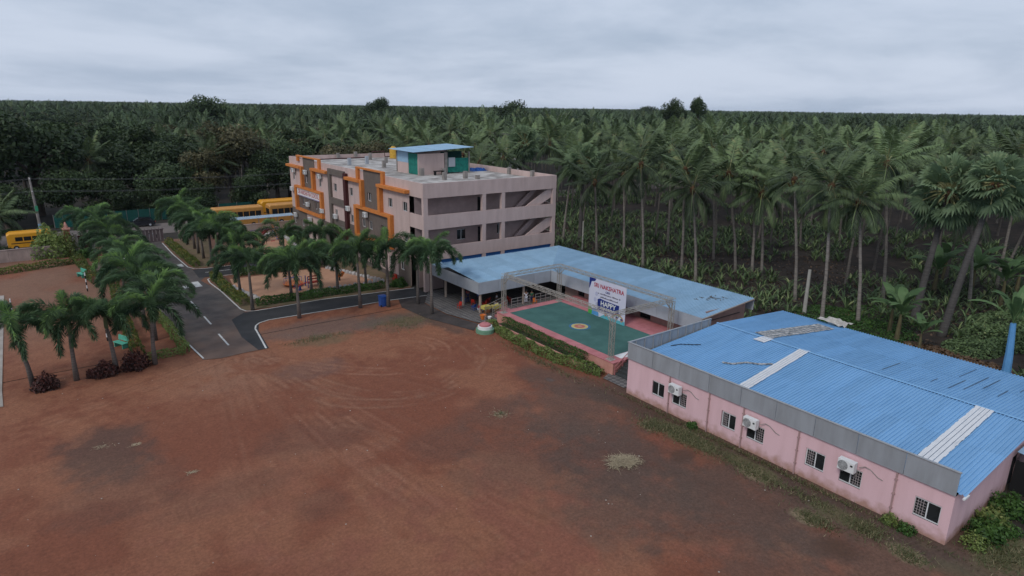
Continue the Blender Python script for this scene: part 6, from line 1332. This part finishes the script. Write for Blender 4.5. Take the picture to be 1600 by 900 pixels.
# ------------------------------------------------------------------ understorey of the grove
def clump(seed, nl=9, h=1.3, wd=.13):
    rg2 = random.Random(seed); b = MB()
    for k in range(nl):
        az = k*2.4+rg2.uniform(-.4, .4); e = R(rg2.uniform(45, 85)); Ln = h*rg2.uniform(.7, 1.2); h_ = Vector((math.cos(az), math.sin(az), 0)); sd3 = Vector((-math.sin(az), math.cos(az), 0)); p = Vector((0, 0, .02)); prev = None; tt = rg2.random()
        for q in range(5):
            t = q/4; w = wd*math.sin(math.pi*min(1, .15+.85*t))*(1 if q < 4 else .05); row = (p-sd3*w, p+sd3*w)
            if prev: b.face([prev[0], prev[1], row[1], row[0]], tt)
            prev = row; a = e-1.5*t**1.4; p = p+(h_*math.cos(a)+Vector((0, 0, math.sin(a))))*Ln/4
    return b
UND = [clump(i, 8, 1.25, .065).mesh('grove_plant', L_UND, True) for i in range(4)]+[clump(10+i, 7, 1.7, .10).mesh('grove_plant', L_UND, True) for i in range(2)]
up_pts = []
for i in range(110):
    for j in range(110):
        x = 54.5+i*1.25+rg.uniform(-.4, .4); y = 2+j*1.25+rg.uniform(-.4, .4)
        if x > 120 or y > 118: continue
        if rg.random() < .12: continue
        if 56 < x < 66 and 14 < y < 33: continue
        if vnoise(np.array([x*.16]), np.array([y*.16]), 3)[0] < .33: continue
        up_pts.append((math.hypot(x, y), x, y))
up_pts.sort()
vis = [p for p in up_pts if p[1] > 58 or p[2] > 34]
for k, (d, x, y) in enumerate(vis[:300]):
    o = link('grove_plant', UND[k % 6], None); o.location = (x, y, 0); o.rotation_euler = (0, 0, rg.random()*6.28); s = rg.uniform(.7, 1.25); o.scale = (s, s, s)
    tag(o, 'leafy young plant on the dark soil among the coconut trunks', 'plant', 'young plants under the coconut grove')
def gn_scatter(name, label, cat, pts, meshes, seed, smin, smax):
    """many copies as one object: instances on the vertices of a point mesh"""
    me = bpy.data.meshes.new(name); me.from_pydata([(x, y, 0) for x, y in pts], [], []); o = link(name, me); tag(o, label, cat, kind='stuff')
    tcol = bpy.data.collections.new(name+'_templates')
    for parts in meshes: tcol.objects.link(parts)
    ng = bpy.data.node_groups.new(name, 'GeometryNodeTree'); ng.interface.new_socket('Geometry', in_out='INPUT', socket_type='NodeSocketGeometry'); ng.interface.new_socket('Geometry', in_out='OUTPUT', socket_type='NodeSocketGeometry')
    n = ng.nodes; l = ng.links; gi = n.new('NodeGroupInput'); go = n.new('NodeGroupOutput'); ci = n.new('GeometryNodeCollectionInfo'); ci.inputs[0].default_value = tcol; ci.inputs[1].default_value = True; ci.inputs[2].default_value = True
    ip = n.new('GeometryNodeInstanceOnPoints'); ip.inputs['Pick Instance'].default_value = True
    rv = n.new('FunctionNodeRandomValue'); rv.data_type = 'FLOAT_VECTOR'; rv.inputs[0].default_value = (-.08, -.08, 0); rv.inputs[1].default_value = (.08, .08, 6.283); rv.inputs['Seed'].default_value = seed
    rs = n.new('FunctionNodeRandomValue'); rs.data_type = 'FLOAT'; rs.inputs[2].default_value = smin; rs.inputs[3].default_value = smax; rs.inputs['Seed'].default_value = seed+1
    l.new(gi.outputs[0], ip.inputs['Points']); l.new(ci.outputs[0], ip.inputs['Instance']); l.new(rv.outputs[0], ip.inputs['Rotation']); l.new(rs.outputs[1], ip.inputs['Scale']); l.new(ip.outputs[0], go.inputs[0])
    md = o.modifiers.new('scatter', 'NODES'); md.node_group = ng; return o
gn_scatter('grove_undergrowth', 'mass of young leafy plants covering the soil deeper in the coconut grove', 'undergrowth', [(x, y) for d, x, y in vis[300:]], [bpy.data.objects.new('leaf_clump', m) for m in UND], 5, .7, 1.3)
# far wood
FARM = []
for i in range(6):
    b = coconut_crown(500+i, 16, 13, 5.2, .30); h = 11+.55*i
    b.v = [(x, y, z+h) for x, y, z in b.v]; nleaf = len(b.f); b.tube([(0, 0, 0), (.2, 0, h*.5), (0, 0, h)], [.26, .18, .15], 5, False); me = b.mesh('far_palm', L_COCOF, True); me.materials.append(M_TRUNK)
    for k, p in enumerate(me.polygons):
        if k >= nleaf: p.material_index = 1
    FARM.append(bpy.data.objects.new('far_palm', me))
for i in range(3):
    b, C, r_ = broad_crown(600+i, 5.5, 4.2, 1500, 14, .85); b.v = [(x, y, z+8.5+.6*i) for x, y, z in b.v]; nleaf = len(b.f); b.tube([(0, 0, 0), (0, 0, 8)], [.4, .2], 5, False); me = b.mesh('far_broadleaf', L_BROAD if i else L_BRNLF, True); me.materials.append(M_BARK)
    for k, p in enumerate(me.polygons):
        if k >= nleaf: p.material_index = 1
    FARM.append(bpy.data.objects.new('far_broadleaf', me))
far = list(rest)
def ring(d0, d1, sp):
    n = int((d1*d1-d0*d0)/2*R(112)/(sp*sp))
    for k in range(n):
        d = math.sqrt(rg.uniform(d0*d0, d1*d1)); a = R(rg.uniform(-19, 93)); x = d*math.sin(a); y = d*math.cos(a); far.append((x, y))
far = [p for p in far if math.hypot(*p) < 430]
ring(430, 900, 9); ring(900, 1800, 15); ring(1800, 4000, 27)
gn_scatter('far_wood', 'distant unbroken wood of coconut palms and trees reaching the horizon', 'wood', far, FARM, 11, .70, 1.14)
# extra broadleaf mass on the left beyond the first trees
lw = [(rg.uniform(-40, 62), rg.uniform(146, 300)) for k in range(150)]
gn_scatter('left_wood', 'dense dark broadleaf wood filling the left beyond the road', 'wood', lw, [bpy.data.objects.new('wood_tree', o.data) for o in FARM[6:]], 21, .8, 1.12)

# ------------------------------------------------------------------ banana plants, ground cover, litter behind the hall
def banana_leaf(seed, Ln=2.6, wd=.36):
    rg2 = random.Random(seed); b = MB(); p = Vector((0, 0, 0)); prev = None; n = 9; e = R(72); tt = rg2.uniform(.3, .9)
    for q in range(n+1):
        t = q/n; w = wd*math.sin(math.pi*min(1, max(0, (t-.14)/.86)))**.55 if t > .15 else .035; row = (p+Vector((0, -w, -.22*w)), p, p+Vector((0, w, -.22*w)))
        if prev:
            if rg2.random() > .12: b.face([prev[0], prev[1], row[1], row[0]], min(1, tt+rg2.uniform(-.1, .1)))
            b.face([prev[1], prev[2], row[2], row[1]], min(1, tt+rg2.uniform(-.1, .1)))
        prev = row; a = e-1.75*t**1.5; p = p+Vector((math.cos(a), 0, math.sin(a)))*Ln/n
    return b
BL = [banana_leaf(i).mesh('leaf', L_BAN, True) for i in range(4)]
for i, (x, y, s, lb) in enumerate(((61.0, 23.0, 1.35, 'banana plant with big torn leaves behind the blue roof'), (63.2, 24.6, 1.2, 'banana plant behind the big torn leaved one'), (59.6, 20.6, .9, 'small banana plant close to the far eave'), (80.5, 27.5, 1.6, 'banana plant between the fan palm trunks'), (84.0, 25.0, 1.6, 'tall banana plant in the shade right of the fan palms'), (82.0, 21.5, 1.5, 'banana plant in the dark thicket at right'), (86.5, 28.8, 1.6, 'banana plant left of the leaning palms'), (88.5, 22.0, 1.4, 'banana plant at the foot of the leaning palms'))):
    t = thing('banana_plant', lb, 'banana plant', (x, y, 0), 0, 'banana plants behind the hall'); MB().tube([(0, 0, -.1), (.03, 0, 1.1*s), (0, .03, 1.9*s)], [.17*s, .13*s, .07*s], 8).build('stem', mat('banana_stem', (.16, .15, .07), (.09, .07, .04), 3, .7, coords='obj', stretch=(1, 1, .3)), t, local=True)
    for k in range(9): o = link('leaf', BL[(i+k) % 4], t); o.location = (0, 0, (1.75+.02*k)*s); u = rg.uniform(.75, 1.1)*s; o.scale = (u, u, u); o.rotation_euler = (0, rg.uniform(-.35, .5), k*2.4+rg.uniform(-.3, .3))
bp = bpy.data.objects['blue_painted_palm']
for k in range(9): o = link('leaf', BL[k % 4], bp); o.location = (0, .3, 4.35); o.scale = (1.5, .75, 1.5); o.rotation_euler = (0, rg.uniform(-.5, .3), k*2.4)
rng = np.random.default_rng(88); n = 15000
def cover(name, label, cat, m, blobs, h, leaf, seed):
    rng = np.random.default_rng(seed); PP = []
    for (x, y, rx, ry, n, hh) in blobs:
        a = rng.random(n)*6.283; r_ = np.sqrt(rng.random(n)); X = x+rx*r_*np.cos(a); Y = y+ry*r_*np.sin(a); Z = np.clip((.25+vnoise(X*1.1, Y*1.1, seed)*.9)*hh*(1.05-r_**3)*rng.random(n)**.5, .02, 5); PP.append(np.stack([X, Y, Z], 1))
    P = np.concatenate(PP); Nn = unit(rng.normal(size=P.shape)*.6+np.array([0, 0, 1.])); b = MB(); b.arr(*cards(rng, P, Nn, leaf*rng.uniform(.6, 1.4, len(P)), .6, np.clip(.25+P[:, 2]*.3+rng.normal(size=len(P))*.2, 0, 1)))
    return tag(b.build(name, m, None, tint=True), label, cat, kind='stuff')
cover('creeper_cover', 'low green creeper carpet on the ground behind the blue roof', 'creeper', L_HEDGED, [(60, 26, 6, 5, 6500, .35), (63, 31, 4, 3, 2500, .3), (57.5, 30, 2.5, 4, 1800, .3), (67, 27, 5, 4, 2500, .3)], .3, .2, 61)
cover('bush_cover', 'leafy bush thicket at the right behind the hall', 'bushes', L_UND, [(68.5, 17.8, 4, 3, 4200, 1.5), (64.5, 18.2, 3, 2.2, 2600, 1.0), (72, 15, 4, 4, 3500, 1.7), (62, 11, 3, 3, 2500, 1.2), (75, 19, 4, 3, 3000, 1.4)], 1, .24, 62)
cover('dead_leaf_litter', 'dead brown banana leaves littering the ground behind the hall', 'dead leaves', L_DEAD, [(57.5, 16.5, 4.5, 4.5, 2600, .35), (59.5, 20, 3, 3, 1300, .4), (56, 12, 3, 3, 900, .3)], .3, .38, 63)
cover('grove_litter', 'dead fronds and dry leaves scattered over the grove soil', 'dead leaves', L_DEAD, [(72, 45, 16, 30, 3500, .12), (70, 75, 10, 25, 1500, .12)], .1, .3, 64)
cover('roadside_weeds', 'dark weeds along the far side of the public road', 'weeds', L_BROAD, [(-8, 125.5, 8, 1.6, 2200, 1.1), (10, 128, 10, 2, 2000, 1.0), (28, 126.8, 10, 2, 2600, 1.6), (45, 125, 12, 4, 3000, 1.6), (-22, 126, 8, 2, 1500, 1.1)], 1, .3, 65)
cover('lawn_tufts', 'short grass tufts on the lawn beside the school', 'grass', L_HEDGE, [(31.5, 90, 1.6, 4, 1500, .12), (32, 97, 1.2, 5, 1300, .12), (29, 103.8, 4, .8, 700, .15)], .1, .16, 66)

# ------------------------------------------------------------------ haze over the plain
hz = MB().box(-4600, 4600, -4600, 4600, -1.5, 34).build('haze', mat('tmp', (1, 1, 1)))
hm = bpy.data.materials.new('haze'); hm.use_nodes = True; n = hm.node_tree.nodes; l = hm.node_tree.links
for q in list(n): n.remove(q)
mo = n.new('ShaderNodeOutputMaterial'); pv = n.new('ShaderNodeVolumePrincipled'); pv.inputs['Color'].default_value = (.78, .87, 1, 1); pv.inputs['Density'].default_value = .000045; pv.inputs['Anisotropy'].default_value = .0
l.new(pv.outputs[0], mo.inputs['Volume']); hz.data.materials.clear(); hz.data.materials.append(hm); tag(hz, 'thin blue grey haze over the plain', 'haze', kind='stuff')
